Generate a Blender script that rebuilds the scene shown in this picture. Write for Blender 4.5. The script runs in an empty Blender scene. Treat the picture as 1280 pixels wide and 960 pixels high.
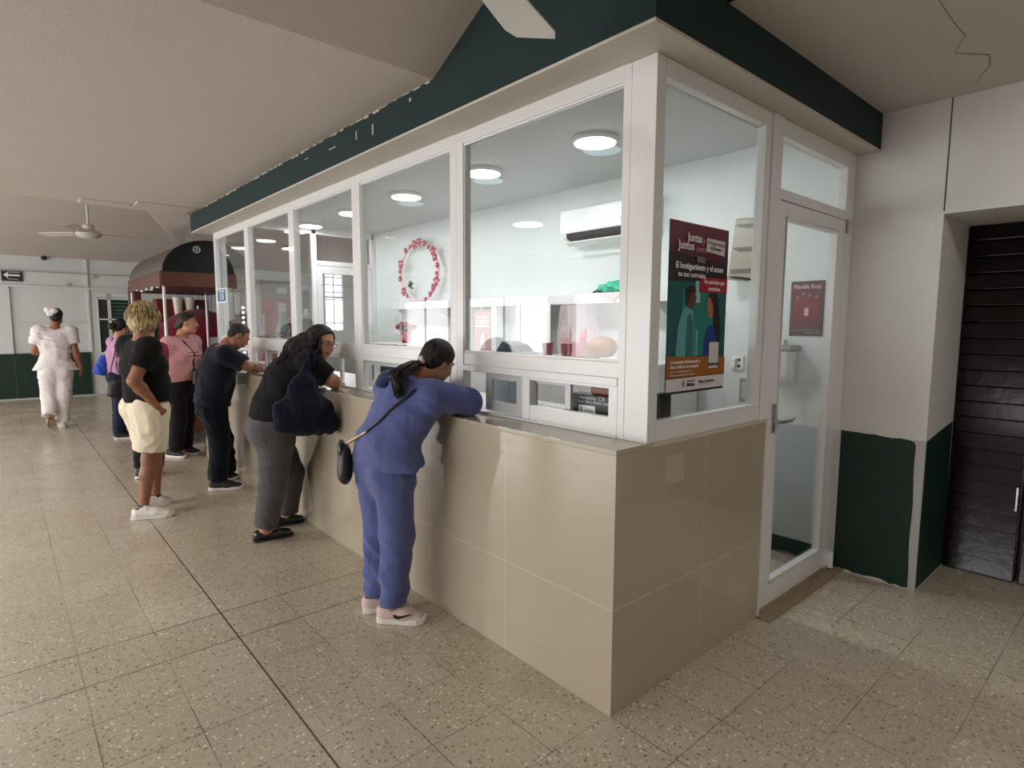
import bpy, bmesh, math, random
import numpy as np
from mathutils import Vector, Matrix
random.seed(7)
rng = np.random.default_rng(11)
SC = bpy.context.scene
COL = SC.collection
PI = math.pi
WL = {}                      # world location of every thing and part (parts sit at their thing's origin)

# ------------------------------------------------------------------ materials
def new_mat(name):
    m = bpy.data.materials.new(name); m.use_nodes = True
    nt = m.node_tree; nt.nodes.clear()
    out = nt.nodes.new('ShaderNodeOutputMaterial')
    return m, nt, out

def nd(nt, typ, **kw):
    n = nt.nodes.new(typ)
    for k, v in kw.items():
        if k.startswith('_'): setattr(n, k[1:], v)
        else:
            key = int(k[1:]) if k[0] == 'i' and k[1:].isdigit() else k.replace('__', ' ')
            if hasattr(v, 'is_linked') or isinstance(v, bpy.types.NodeSocket): nt.links.new(v, n.inputs[key])
            else: n.inputs[key].default_value = v
    return n

def rgba(c): return (c[0], c[1], c[2], 1.0)

def srgb(r, g, b):
    f = lambda c: (c/12.92 if c <= .04045 else ((c+.055)/1.055)**2.4)
    return (f(r/255), f(g/255), f(b/255))

def math_n(nt, op, a, b=0.0):
    n = nt.nodes.new('ShaderNodeMath'); n.operation = op
    for i, v in enumerate((a, b)):
        if isinstance(v, bpy.types.NodeSocket): nt.links.new(v, n.inputs[i])
        else: n.inputs[i].default_value = v
    return n.outputs[0]

def mix_c(nt, fac, a, b):
    n = nt.nodes.new('ShaderNodeMix'); n.data_type = 'RGBA'
    for i, v in ((0, fac), (6, a), (7, b)):
        if isinstance(v, bpy.types.NodeSocket): nt.links.new(v, n.inputs[i])
        elif i == 0: n.inputs[i].default_value = v
        else: n.inputs[i].default_value = rgba(v)
    return n.outputs[2]

MATS = {}
def mat(name, col, rough=.5, metal=0., var=.08, scale=8., bump=0., bscale=60., spec=.5, coat=0., sheen=0., emis=None, estr=0.):
    if name in MATS: return MATS[name]
    m, nt, out = new_mat(name)
    tc = nd(nt, 'ShaderNodeTexCoord')
    b = nd(nt, 'ShaderNodeBsdfPrincipled')
    nz = nd(nt, 'ShaderNodeTexNoise', Vector=tc.outputs['Object'], Scale=scale, Detail=4.)
    lo = tuple(max(0, c*(1-var)) for c in col); hi = tuple(min(1, c*(1+var)) for c in col)
    nt.links.new(mix_c(nt, nz.outputs['Fac'], lo, hi), b.inputs['Base Color'])
    b.inputs['Roughness'].default_value = rough; b.inputs['Metallic'].default_value = metal
    b.inputs['Specular IOR Level'].default_value = spec
    if coat: b.inputs['Coat Weight'].default_value = coat; b.inputs['Coat Roughness'].default_value = .08
    if sheen: b.inputs['Sheen Weight'].default_value = sheen
    if emis: b.inputs['Emission Color'].default_value = rgba(emis); b.inputs['Emission Strength'].default_value = estr
    if bump:
        n2 = nd(nt, 'ShaderNodeTexNoise', Vector=tc.outputs['Object'], Scale=bscale, Detail=3.)
        bp = nd(nt, 'ShaderNodeBump', Strength=bump, Distance=.01, Height=n2.outputs['Fac'])
        nt.links.new(bp.outputs[0], b.inputs['Normal'])
    nt.links.new(b.outputs[0], out.inputs[0])
    MATS[name] = m
    return m

def emit(name, col, s):
    if name in MATS: return MATS[name]
    m, nt, out = new_mat(name)
    e = nd(nt, 'ShaderNodeEmission', Color=rgba(col), Strength=s)
    nt.links.new(e.outputs[0], out.inputs[0]); MATS[name] = m
    return m

def glass(name, tint=(.985, .992, .992), f0=.04):
    if name in MATS: return MATS[name]
    m, nt, out = new_mat(name)
    lw = nd(nt, 'ShaderNodeLayerWeight', Blend=.5)
    fr = math_n(nt, 'ADD', math_n(nt, 'MULTIPLY', math_n(nt, 'POWER', lw.outputs['Facing'], 5.), 1-f0), f0)
    t = nd(nt, 'ShaderNodeBsdfTransparent', Color=rgba(tint))
    g = nd(nt, 'ShaderNodeBsdfGlossy', Roughness=0.0)
    mx = nd(nt, 'ShaderNodeMixShader', i0=fr, i1=t.outputs[0], i2=g.outputs[0])
    nt.links.new(mx.outputs[0], out.inputs[0]); MATS[name] = m
    return m

def film(name, col, a=.22):
    m, nt, out = new_mat(name)
    t = nd(nt, 'ShaderNodeBsdfTransparent'); d = nd(nt, 'ShaderNodeBsdfDiffuse', Color=rgba(col)); g = nd(nt, 'ShaderNodeBsdfGlossy', Roughness=.12)
    lw = nd(nt, 'ShaderNodeLayerWeight', Blend=.3)
    x = nd(nt, 'ShaderNodeMixShader', i0=a, i1=t.outputs[0], i2=d.outputs[0])
    y = nd(nt, 'ShaderNodeMixShader', i0=math_n(nt, 'MULTIPLY', lw.outputs['Facing'], .25), i1=x.outputs[0], i2=g.outputs[0])
    nt.links.new(y.outputs[0], out.inputs[0]); return m

def line_mask(nt, coord, pitch, off, width):
    """1 on the joint lines of a grid, 0 elsewhere"""
    x = math_n(nt, 'ADD', math_n(nt, 'SUBTRACT', coord, off), 1000*pitch)
    r = math_n(nt, 'MODULO', x, pitch)
    a = math_n(nt, 'LESS_THAN', r, width/2); c = math_n(nt, 'GREATER_THAN', r, pitch-width/2)
    return math_n(nt, 'MAXIMUM', a, c)

def terrazzo(name='terrazzo floor'):
    m, nt, out = new_mat(name)
    tc = nd(nt, 'ShaderNodeTexCoord'); P = tc.outputs['Object']
    sp = nd(nt, 'ShaderNodeSeparateXYZ', Vector=P)
    px, py = .3115, .3163
    gx = line_mask(nt, sp.outputs[0], px, 0.004, .0045)
    gy = line_mask(nt, sp.outputs[1], py, .0165, .0045)
    g = math_n(nt, 'MAXIMUM', gx, gy)
    # per tile tone
    cx = math_n(nt, 'FLOOR', math_n(nt, 'DIVIDE', math_n(nt, 'SUBTRACT', sp.outputs[0], .004), px))
    cy = math_n(nt, 'FLOOR', math_n(nt, 'DIVIDE', math_n(nt, 'SUBTRACT', sp.outputs[1], .0165), py))
    cv = nd(nt, 'ShaderNodeCombineXYZ', X=cx, Y=cy)
    wn = nd(nt, 'ShaderNodeTexWhiteNoise', Vector=cv.outputs[0])
    n1 = nd(nt, 'ShaderNodeTexNoise', Vector=P, Scale=1.1, Detail=4.)
    n2 = nd(nt, 'ShaderNodeTexNoise', Vector=P, Scale=38., Detail=5., Roughness=.65)
    base = mix_c(nt, n1.outputs['Fac'], srgb(184, 173, 154), srgb(202, 192, 175))
    base = mix_c(nt, math_n(nt, 'MULTIPLY', wn.outputs['Value'], .3), base, srgb(166, 152, 130))
    base = mix_c(nt, math_n(nt, 'MULTIPLY', math_n(nt, 'SUBTRACT', n2.outputs['Fac'], .35), 1.1), base, srgb(160, 146, 124))
    for sc, thr, thr2, col, amt in ((58., .34, .50, srgb(112, 92, 72), .62), (95., .34, .55, srgb(122, 108, 90), .55), (44., .28, .18, srgb(100, 84, 68), .7), (50., .3, .40, srgb(230, 224, 212), .85), (130., .36, .45, srgb(228, 220, 204), .7)):
        v = nd(nt, 'ShaderNodeTexVoronoi', Vector=P, Scale=sc, Randomness=1.)
        sel = nd(nt, 'ShaderNodeSeparateColor', Color=v.outputs['Color'])
        near = math_n(nt, 'LESS_THAN', v.outputs['Distance'], thr)
        pick = math_n(nt, 'LESS_THAN', sel.outputs[0], thr2*.45)
        base = mix_c(nt, math_n(nt, 'MULTIPLY', math_n(nt, 'MULTIPLY', near, pick), amt), base, col)
    # joints are worn: they come and go
    nj = nd(nt, 'ShaderNodeTexNoise', Vector=P, Scale=1.7, Detail=2.)
    worn = nd(nt, 'ShaderNodeMapRange', Value=nj.outputs['Fac'], i1=.42, i2=.6, i3=.12, i4=.75)
    base = mix_c(nt, math_n(nt, 'MULTIPLY', g, worn.outputs[0]), base, srgb(96, 84, 68))
    ex = math_n(nt, 'LESS_THAN', math_n(nt, 'ABSOLUTE', math_n(nt, 'ADD', sp.outputs[0], .931)), .0042)
    ey = math_n(nt, 'LESS_THAN', math_n(nt, 'ABSOLUTE', math_n(nt, 'SUBTRACT', sp.outputs[1], 1.92)), .0026)
    ey2 = math_n(nt, 'LESS_THAN', math_n(nt, 'ABSOLUTE', math_n(nt, 'SUBTRACT', sp.outputs[1], 1.59)), .0026)
    e = math_n(nt, 'MAXIMUM', ex, math_n(nt, 'MAXIMUM', ey, ey2))
    base = mix_c(nt, math_n(nt, 'MULTIPLY', e, .85), base, srgb(66, 58, 48))
    b = nd(nt, 'ShaderNodeBsdfPrincipled')
    nt.links.new(base, b.inputs['Base Color'])
    n3 = nd(nt, 'ShaderNodeTexNoise', Vector=P, Scale=2.3, Detail=5.)
    r = nd(nt, 'ShaderNodeMapRange', Value=n3.outputs['Fac'], i1=.3, i2=.7, i3=.16, i4=.34)
    nt.links.new(r.outputs[0], b.inputs['Roughness'])
    bp = nd(nt, 'ShaderNodeBump', Strength=.12, Distance=.004, Height=n2.outputs['Fac'])
    nt.links.new(bp.outputs[0], b.inputs['Normal'])
    nt.links.new(b.outputs[0], out.inputs[0])
    return m

def counter_tile(name, axis):
    """big glossy beige ceramic tiles; joints along `axis` every 0.645 m and one level joint"""
    m, nt, out = new_mat(name)
    tc = nd(nt, 'ShaderNodeTexCoord'); P = tc.outputs['Object']
    sp = nd(nt, 'ShaderNodeSeparateXYZ', Vector=P)
    g1 = line_mask(nt, sp.outputs[axis], .6455, 0., .003)
    g2 = math_n(nt, 'LESS_THAN', math_n(nt, 'ABSOLUTE', math_n(nt, 'SUBTRACT', sp.outputs[2], .4415)), .0016)
    g = math_n(nt, 'MAXIMUM', g1, g2)
    n1 = nd(nt, 'ShaderNodeTexNoise', Vector=P, Scale=1.6, Detail=5.)
    base = mix_c(nt, n1.outputs['Fac'], srgb(172, 160, 141), srgb(184, 173, 154))
    base = mix_c(nt, math_n(nt, 'MULTIPLY', g, .8), base, srgb(214, 204, 188))
    b = nd(nt, 'ShaderNodeBsdfPrincipled', Roughness=.06)
    b.inputs['Specular IOR Level'].default_value = .85
    nt.links.new(base, b.inputs['Base Color'])
    n3 = nd(nt, 'ShaderNodeTexNoise', Vector=P, Scale=3., Detail=2.)
    bp = nd(nt, 'ShaderNodeBump', Strength=.04, Distance=.02, Height=n3.outputs['Fac'])
    nt.links.new(bp.outputs[0], b.inputs['Normal'])
    nt.links.new(b.outputs[0], out.inputs[0])
    return m

def wall_paint(name, c1, c2, rough=.55, bump=.25):
    m, nt, out = new_mat(name)
    tc = nd(nt, 'ShaderNodeTexCoord'); P = tc.outputs['Object']
    n1 = nd(nt, 'ShaderNodeTexNoise', Vector=P, Scale=.9, Detail=6., Roughness=.6)
    n2 = nd(nt, 'ShaderNodeTexNoise', Vector=P, Scale=55., Detail=4.)
    b = nd(nt, 'ShaderNodeBsdfPrincipled', Roughness=rough)
    nt.links.new(mix_c(nt, n1.outputs['Fac'], c1, c2), b.inputs['Base Color'])
    bp = nd(nt, 'ShaderNodeBump', Strength=bump, Distance=.006, Height=n2.outputs['Fac'])
    nt.links.new(bp.outputs[0], b.inputs['Normal'])
    nt.links.new(b.outputs[0], out.inputs[0])
    MATS[name] = m
    return m

def fabric(name, col, var=.18, rough=.9, weave=700., fold=0.25, sheen=.15):
    if name in MATS: return MATS[name]
    m, nt, out = new_mat(name)
    tc = nd(nt, 'ShaderNodeTexCoord'); P = tc.outputs['Object']
    mp = nd(nt, 'ShaderNodeMapping', Vector=P, Scale=(1., 1., .45))
    n1 = nd(nt, 'ShaderNodeTexNoise', Vector=mp.outputs[0], Scale=9., Detail=4., Distortion=.6)
    n2 = nd(nt, 'ShaderNodeTexNoise', Vector=P, Scale=weave, Detail=1.)
    lo = tuple(c*(1-var) for c in col); hi = tuple(min(1, c*(1+var)) for c in col)
    b = nd(nt, 'ShaderNodeBsdfPrincipled', Roughness=rough)
    b.inputs['Specular IOR Level'].default_value = .12
    b.inputs['Sheen Weight'].default_value = sheen
    nt.links.new(mix_c(nt, n2.outputs['Fac'], lo, hi), b.inputs['Base Color'])
    bp = nd(nt, 'ShaderNodeBump', Strength=fold, Distance=.05, Height=n1.outputs['Fac'])
    nt.links.new(bp.outputs[0], b.inputs['Normal'])
    nt.links.new(b.outputs[0], out.inputs[0]); MATS[name] = m
    return m

def skin(name, col):
    if name in MATS: return MATS[name]
    m, nt, out = new_mat(name)
    tc = nd(nt, 'ShaderNodeTexCoord'); P = tc.outputs['Object']
    n1 = nd(nt, 'ShaderNodeTexNoise', Vector=P, Scale=14., Detail=4.)
    lo = (col[0]*.88, col[1]*.82, col[2]*.8); hi = (min(1, col[0]*1.1), col[1]*1.08, col[2]*1.06)
    b = nd(nt, 'ShaderNodeBsdfPrincipled', Roughness=.48)
    nt.links.new(mix_c(nt, n1.outputs['Fac'], lo, hi), b.inputs['Base Color'])
    b.inputs['Subsurface Weight'].default_value = .08
    b.inputs['Subsurface Radius'].default_value = (.012, .005, .003)
    nt.links.new(b.outputs[0], out.inputs[0]); MATS[name] = m
    return m

def hair_mat(name, c1, c2, scale=60., axis=2):
    if name in MATS: return MATS[name]
    m, nt, out = new_mat(name)
    tc = nd(nt, 'ShaderNodeTexCoord'); P = tc.outputs['Object']
    s = [1., 1., 1.]; s[axis] = .14
    mp = nd(nt, 'ShaderNodeMapping', Vector=P, Scale=tuple(s))
    n1 = nd(nt, 'ShaderNodeTexNoise', Vector=mp.outputs[0], Scale=scale, Detail=5., Distortion=.8)
    r = nd(nt, 'ShaderNodeMapRange', Value=n1.outputs['Fac'], i1=.35, i2=.65, i3=0., i4=1.)
    b = nd(nt, 'ShaderNodeBsdfPrincipled', Roughness=.5)
    b.inputs['Specular IOR Level'].default_value = .22
    nt.links.new(mix_c(nt, r.outputs[0], c1, c2), b.inputs['Base Color'])
    bp = nd(nt, 'ShaderNodeBump', Strength=.7, Distance=.012, Height=n1.outputs['Fac'])
    nt.links.new(bp.outputs[0], b.inputs['Normal'])
    nt.links.new(b.outputs[0], out.inputs[0]); MATS[name] = m
    return m

# ------------------------------------------------------------------ geometry
class G:
    """collects shapes given in metres in the room's frame; build() links them as ONE mesh object"""
    def __init__(s): s.v = []; s.f = []
    def add(s, v, f):
        n = len(s.v); s.v += [tuple(p) for p in v]; s.f += [tuple(i+n for i in q) for q in f]; return s
    def box(s, x0, x1, y0, y1, z0, z1):
        x0, x1 = sorted((x0, x1)); y0, y1 = sorted((y0, y1)); z0, z1 = sorted((z0, z1))
        return s.add([(x0,y0,z0),(x1,y0,z0),(x1,y1,z0),(x0,y1,z0),(x0,y0,z1),(x1,y0,z1),(x1,y1,z1),(x0,y1,z1)],
                     [(0,3,2,1),(4,5,6,7),(0,1,5,4),(1,2,6,5),(2,3,7,6),(3,0,4,7)])
    def hexa(s, b, t):
        return s.add(list(b)+list(t), [(0,3,2,1),(4,5,6,7),(0,1,5,4),(1,2,6,5),(2,3,7,6),(3,0,4,7)])
    def ext(s, pts, d):
        """polygon (list of 3D points) pushed along d"""
        n = len(pts); d = Vector(d)
        a = [Vector(p) for p in pts]; b = [p+d for p in a]
        return s.add(a+b, [tuple(range(n-1, -1, -1)), tuple(range(n, 2*n))]+[(i, (i+1) % n, n+(i+1) % n, n+i) for i in range(n)])
    def tube(s, pts, r, n=10, cap=True):
        P = [Vector(p) for p in pts]; rs = r if hasattr(r, '__len__') else [r]*len(P)
        rings = []; up = None
        for i, p in enumerate(P):
            t = (P[min(i+1, len(P)-1)]-P[max(i-1, 0)])
            t = t.normalized() if t.length > 1e-9 else Vector((0, 0, 1))
            if up is None:
                up = Vector((0, 0, 1)) if abs(t.z) < .9 else Vector((1, 0, 0))
            u = (up-t*up.dot(t)).normalized(); w = t.cross(u); up = u
            rings.append([p+(u*math.cos(2*PI*k/n)+w*math.sin(2*PI*k/n))*rs[i] for k in range(n)])
        v = [q for R in rings for q in R]; f = []
        for i in range(len(P)-1):
            for k in range(n):
                f.append((i*n+k, i*n+(k+1) % n, (i+1)*n+(k+1) % n, (i+1)*n+k))
        if cap: f.append(tuple(range(n-1, -1, -1))); f.append(tuple((len(P)-1)*n+k for k in range(n)))
        return s.add(v, f)
    def cyl(s, a, b, r, n=24, r2=None):
        return s.tube([a, b], [r, r if r2 is None else r2], n)
    def lathe(s, prof, o, axis=(0, 0, 1), n=28):
        ax = Vector(axis).normalized(); u = ax.orthogonal().normalized(); w = ax.cross(u); o = Vector(o)
        v = []; f = []
        for (r, h) in prof:
            for k in range(n):
                v.append(o+ax*h+(u*math.cos(2*PI*k/n)+w*math.sin(2*PI*k/n))*r)
        for i in range(len(prof)-1):
            for k in range(n): f.append((i*n+k, i*n+(k+1) % n, (i+1)*n+(k+1) % n, (i+1)*n+k))
        f.append(tuple(range(n-1, -1, -1))); f.append(tuple((len(prof)-1)*n+k for k in range(n)))
        return s.add(v, f)
    def ball(s, c, r, n=14, m=9):
        r = r if hasattr(r, '__len__') else (r, r, r)
        v = []; f = []
        for i in range(m+1):
            a = PI*i/m
            for k in range(n):
                b = 2*PI*k/n
                v.append((c[0]+r[0]*math.sin(a)*math.cos(b), c[1]+r[1]*math.sin(a)*math.sin(b), c[2]-r[2]*math.cos(a)))
        for i in range(m):
            for k in range(n): f.append((i*n+k, i*n+(k+1) % n, (i+1)*n+(k+1) % n, (i+1)*n+k))
        return s.add(v, f)
    def build(s, name, m, parent=None, bevel=0., smooth=False, kind=None, seg=2):
        return obj(name, s.v, s.f, m, parent, bevel, smooth, kind, seg)

def obj(name, v, f, m, parent=None, bevel=0., smooth=False, kind=None, seg=2):
    off = WL[parent.name] if parent is not None else Vector((0, 0, 0))
    me = bpy.data.meshes.new(name)
    if isinstance(v, np.ndarray):
        me.from_pydata((v-np.array(off)).tolist(), [], f.tolist() if isinstance(f, np.ndarray) else f)
    else:
        me.from_pydata([tuple(Vector(p)-off) for p in v], [], f)
    bm = bmesh.new(); bm.from_mesh(me)
    bmesh.ops.remove_doubles(bm, verts=bm.verts, dist=1e-6)
    bmesh.ops.recalc_face_normals(bm, faces=bm.faces)
    bm.to_mesh(me); bm.free()
    me.update()
    o = bpy.data.objects.new(name, me); COL.objects.link(o)
    me.materials.append(m)
    if smooth == 'auto':
        me.polygons.foreach_set('use_smooth', [True]*len(me.polygons))
        me.set_sharp_from_angle(angle=math.radians(38))
    elif smooth: me.polygons.foreach_set('use_smooth', [True]*len(me.polygons))
    if parent is not None: o.parent = parent
    if bevel:
        b = o.modifiers.new('edge', 'BEVEL'); b.width = bevel; b.segments = seg; b.limit_method = 'ANGLE'
    if kind: o['kind'] = kind
    WL[o.name] = Vector(off)
    return o

def thing(name, loc, label, cat, group=None):
    o = bpy.data.objects.new(name, None); COL.objects.link(o)
    o.location = loc; o.empty_display_size = .1
    WL[o.name] = Vector(loc)
    return tag(o, label, cat, group)

def tag(o, label, cat, group=None, kind=None):
    o['label'] = label; o['category'] = cat
    if group: o['group'] = group
    if kind: o['kind'] = kind
    return o

def base_origin(o, p):
    """give a thing that is one mesh its own origin at its base"""
    d = Vector(p)
    o.data.transform(Matrix.Translation(-d)); o.location = d; WL[o.name] = d
    return o

def text(name, body, size, origin, xd, yd, m, parent, align='CENTER', depth=.0006, shear=0., bold=0., sx=1.):
    cu = bpy.data.curves.new('tmp_text', 'FONT'); cu.body = body; cu.size = size
    cu.align_x = align; cu.align_y = 'CENTER'; cu.extrude = depth; cu.shear = shear; cu.offset = bold; cu.resolution_u = 3
    t = bpy.data.objects.new('tmp_text', cu); COL.objects.link(t)
    dg = bpy.context.evaluated_depsgraph_get(); dg.update()
    me = bpy.data.meshes.new_from_object(t.evaluated_get(dg))
    COL.objects.unlink(t); bpy.data.objects.remove(t); bpy.data.curves.remove(cu)
    xd = Vector(xd).normalized()*sx; yd = Vector(yd).normalized(); zd = xd.normalized().cross(yd)
    off = WL[parent.name] if parent is not None else Vector((0, 0, 0))
    M = Matrix.Translation(Vector(origin)-off) @ Matrix((xd, yd, zd)).transposed().to_4x4()
    me.transform(M); me.name = name
    me.materials.clear(); me.materials.append(m)
    o = bpy.data.objects.new(name, me); COL.objects.link(o)
    if parent is not None: o.parent = parent
    WL[o.name] = Vector(off)
    return o
DAY, BOOTH, HALL, EXPO = 12.5, 8.8, 17.0, 0.1
# ------------------------------------------------------------------ palette
M_floor = terrazzo()
M_wall = wall_paint('white wall paint', srgb(212, 210, 206), srgb(222, 221, 217))
M_ceil = wall_paint('ceiling paint', srgb(190, 179, 172), srgb(201, 192, 186), .7, .15)
M_far = wall_paint('grey white wall paint', srgb(204, 207, 206), srgb(214, 217, 216))
M_inner = wall_paint('booth wall paint', srgb(212, 219, 218), srgb(222, 228, 226))
M_innerlow = wall_paint('pale grey lower wall paint', srgb(194, 205, 207), srgb(202, 212, 213))
M_green = wall_paint('dark green paint', srgb(3, 38, 26), srgb(6, 45, 32), .6, .3)
M_fascia = wall_paint('deep green fascia paint', srgb(3, 35, 34), srgb(6, 41, 40), .8, .2)
M_soffit = wall_paint('soffit paint', srgb(192, 185, 172), srgb(202, 196, 184), .6, .1)
M_greystrip = wall_paint('grey strip paint', srgb(176, 176, 174), srgb(188, 188, 186))
M_alu = mat('white aluminium', srgb(226, 226, 226), .3, 0., .02, 3., spec=.5, coat=.15)
M_alug = mat('grey white aluminium', srgb(188, 190, 192), .35, .1, .03, 3.)
M_glass = glass('clear window glass')
M_tx = counter_tile('glossy beige tile long side', 1)
M_ty = counter_tile('glossy beige tile short side', 0)
M_ledge = mat('polished greige ledge tile', srgb(178, 170, 152), .12, 0., .06, 4., spec=.6)
M_black = mat('black plastic', (.012, .012, .014), .35)
M_dark = mat('dark gap', (.006, .006, .007), .8)
M_white = mat('white plastic', srgb(232, 232, 230), .4, 0., .02)
M_chrome = mat('brushed steel', (.55, .55, .56), .28, 1., .05, 40.)
M_paper = mat('white paper', srgb(236, 236, 232), .8, 0., .03)
M_wood_dark = None

# camera ---------------------------------------------------------------
cam = bpy.data.cameras.new('camera'); cam.sensor_width = 36; cam.lens = 729.2028/1280*36; cam.clip_start = .05; cam.clip_end = 100
co = bpy.data.objects.new('camera', cam); COL.objects.link(co)
yaw, pit, rol = .8507, -.1018, .0051
Fv = Vector((math.cos(yaw)*math.cos(pit), math.sin(yaw)*math.cos(pit), math.sin(pit)))
Rv = Vector((math.sin(yaw), -math.cos(yaw), 0)); Uv = Rv.cross(Fv)
R2 = Rv*math.cos(rol)+Uv*math.sin(rol); U2 = Uv*math.cos(rol)-Rv*math.sin(rol)
Mc = Matrix((R2, U2, -Fv)).transposed().to_4x4(); Mc.translation = (-1.7344, -1.3739, 1.5555)
co.matrix_world = Mc; SC.camera = co

# ------------------------------------------------------------------ the setting
XB, HS, HC = 2.233, 2.577, 1.08
YE = 6.05
fl = G().box(-6.6, 6.0, -5.1, 14.0, -.1, 0).build('floor', M_floor, kind='structure')

g = G()
g.box(-6.5, .03, 1.21, 6.19, 2.785, 2.9)
g.hexa([(-6.5, -.03, 3.402), (.03, -.03, 3.402), (.03, 1.21, 2.785), (-6.5, 1.21, 2.785)],
       [(-6.5, -.03, 3.55), (.03, -.03, 3.55), (.03, 1.21, 2.95), (-6.5, 1.21, 2.95)])
g.box(-6.5, .43, -5.0, -.03, 3.40, 3.55)
g.box(.423, .46, -5.0, -.10, 2.79, 3.5)
g.box(.423, 3.3, -5.0, -.10, 2.79, 2.9)
g.hexa([(-6.5, 6.19, 2.785), (6., 6.19, 2.785), (6., 9., 3.5), (-6.5, 9., 3.5)],
       [(-6.5, 6.19, 2.9), (6., 6.19, 2.9), (6., 9., 3.6), (-6.5, 9., 3.6)])
g.hexa([(-6.5, 9., 3.5), (6., 9., 3.5), (6., 13.95, 2.86), (-6.5, 13.95, 2.86)],
       [(-6.5, 9., 3.6), (6., 9., 3.6), (6., 13.95, 2.96), (-6.5, 13.95, 2.96)])
ceil = g.build('ceiling', M_ceil, kind='structure')
crack = G()
cp = [(1.02, -.67), (1.25, -.665), (1.44, -.67), (1.60, -.60), (1.68, -.655), (1.74, -.70), (1.88, -.68), (2.0, -.62), (2.09, -.59)]
crack.tube([(x, y, 2.789) for x, y in cp], [.0008, .0012, .0014, .0012, .0022, .0026, .0018, .001, .0005], 6)
crack.build('crack', mat('plaster crack', srgb(120, 110, 100), .9), ceil)
G().hexa([(-.44, 6.20, 2.784), (.0, 6.20, 2.784), (.33, 8.1, 2.69), (.20, 8.1, 2.70)], [(-.44, 6.20, 2.80), (.0, 6.20, 2.80), (.33, 8.1, 2.80), (.2, 8.1, 2.80)]).build('sloped_plate', M_ceil, ceil)
for (xa, xb, ya, yb) in ((-1.04, -.60, 5.93, 6.20), (-.59, -.05, 5.72, 6.20)):
    G().box(xa, xb, ya, yb, 2.772, 2.786).build('hatch_board', M_ceil, ceil, bevel=.004)

# green fascia above the booth and its pale underside
g = G()
g.box(-.007, .30, -.128, 6.186, HS+.012, 3.52)
g.box(.301, XB, -.128, .15, HS+.012, 3.52)
fas = g.build('trim_1', M_fascia, kind='structure')
g = G(); g.box(-.005, .32, -.126, 6.184, HS, HS+.0125); g.box(.321, XB, -.126, .17, HS, HS+.0125)
g.build('trim_2', M_soffit, kind='structure')
# chipped, unevenly cut paint along the top edge of the fascia
g = G()
for k in range(46):
    y = 1.25+k*.107+random.uniform(-.03, .03)
    w = random.uniform(.03, .1); h = random.uniform(.003, .012)
    g.box(-.0085, -.006, y, y+w, 2.785-h, 2.787)
for (y, z, w, h) in ((2.35, 2.70, .10, .006), (2.05, 2.68, .012, .05), (1.84, 2.66, .014, .06), (1.42, 2.735, .02, .018), (2.8, 2.72, .06, .005)):
    g.box(-.0085, -.006, y, y+w, z, z+h)
g.build('paint_chips', mat('bare pale plaster', srgb(190, 184, 172), .8), fas)

# booth shell
g = G(); g.box(XB, XB+.10, 0, 6.2, 0, 2.9)
inner = g.build('wall_inner', M_inner, kind='structure')
G().box(XB-.002, XB+.01, .0, YE, .12, .90).build('lower_paint', M_innerlow, inner)
G().box(XB-.012, XB+.01, .0, YE, 0, .115).build('baseboard_inner', M_green, kind='structure', bevel=.003)
G().box(.24, XB, .02, YE, 2.77, 2.80).build('ceiling', wall_paint('booth ceiling paint', srgb(196, 200, 199), srgb(206, 210, 209)), kind='structure')

# right hand wall: the pillar beside the glass door and the lintel over the louvred door
D = .4617
g = G()
g.box(XB, 3.3, -D, 0, 0, 2.80)
g.box(XB, 3.3, -5.0, -D, 2.175, 2.80)
g.box(XB, 3.3, -5.0, -1.72, 0, 2.175)
wr = g.build('wall_right', M_wall, kind='structure')
G().box(XB-.002, XB+.002, -D-.003, -D+.003, 2.19, 2.789).build('seam', mat('dark seam', srgb(70, 66, 60), .9), wr)
# painted green dado, hand cut edge with a rounded corner
def wob(a): return a+random.uniform(-.0035, .0035)
pts = []
y0, y1, z0, z1 = -.012, -.415, .012, .905
for k in range(9): pts.append((y0, wob(0)+z0+(z1-z0)*k/8))
for k in range(1, 9): pts.append((y0+(y1+.03-y0)*k/8, z1-.012*k/8+wob(0)))
for k in range(1, 5):
    a = PI/2*(1-k/4); pts.append((y1+.03-.03*math.cos(a), z1-.045+.033*math.sin(a)))
for k in range(1, 14): pts.append((y1+.003*math.sin(k*.9)-.008*k/13, z1-.05-(z1-.05-z0)*k/13))
for k in range(1, 14): pts.append((y1-.008+(y0-y1+.008)*k/14, z0+random.uniform(-.01, .006)))
G().ext([(XB-.0025, y, z) for y, z in pts], (.003, 0, 0)).build('green_dado', M_green, wr)
G().box(XB-.0015, XB+.002, -D, -.40, .0, .898).build('grey_corner_strip', M_greystrip, wr)
pts = [(XB+.012, .01), (XB+.010, .30), (XB+.014, .6), (XB+.012, .893), (2.50, .925), (2.80, .955), (2.82, .01)]
G().ext([(x, -D-.0025, z) for x, z in pts], (0, .003, 0)).build('green_dado', M_green, wr)

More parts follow.
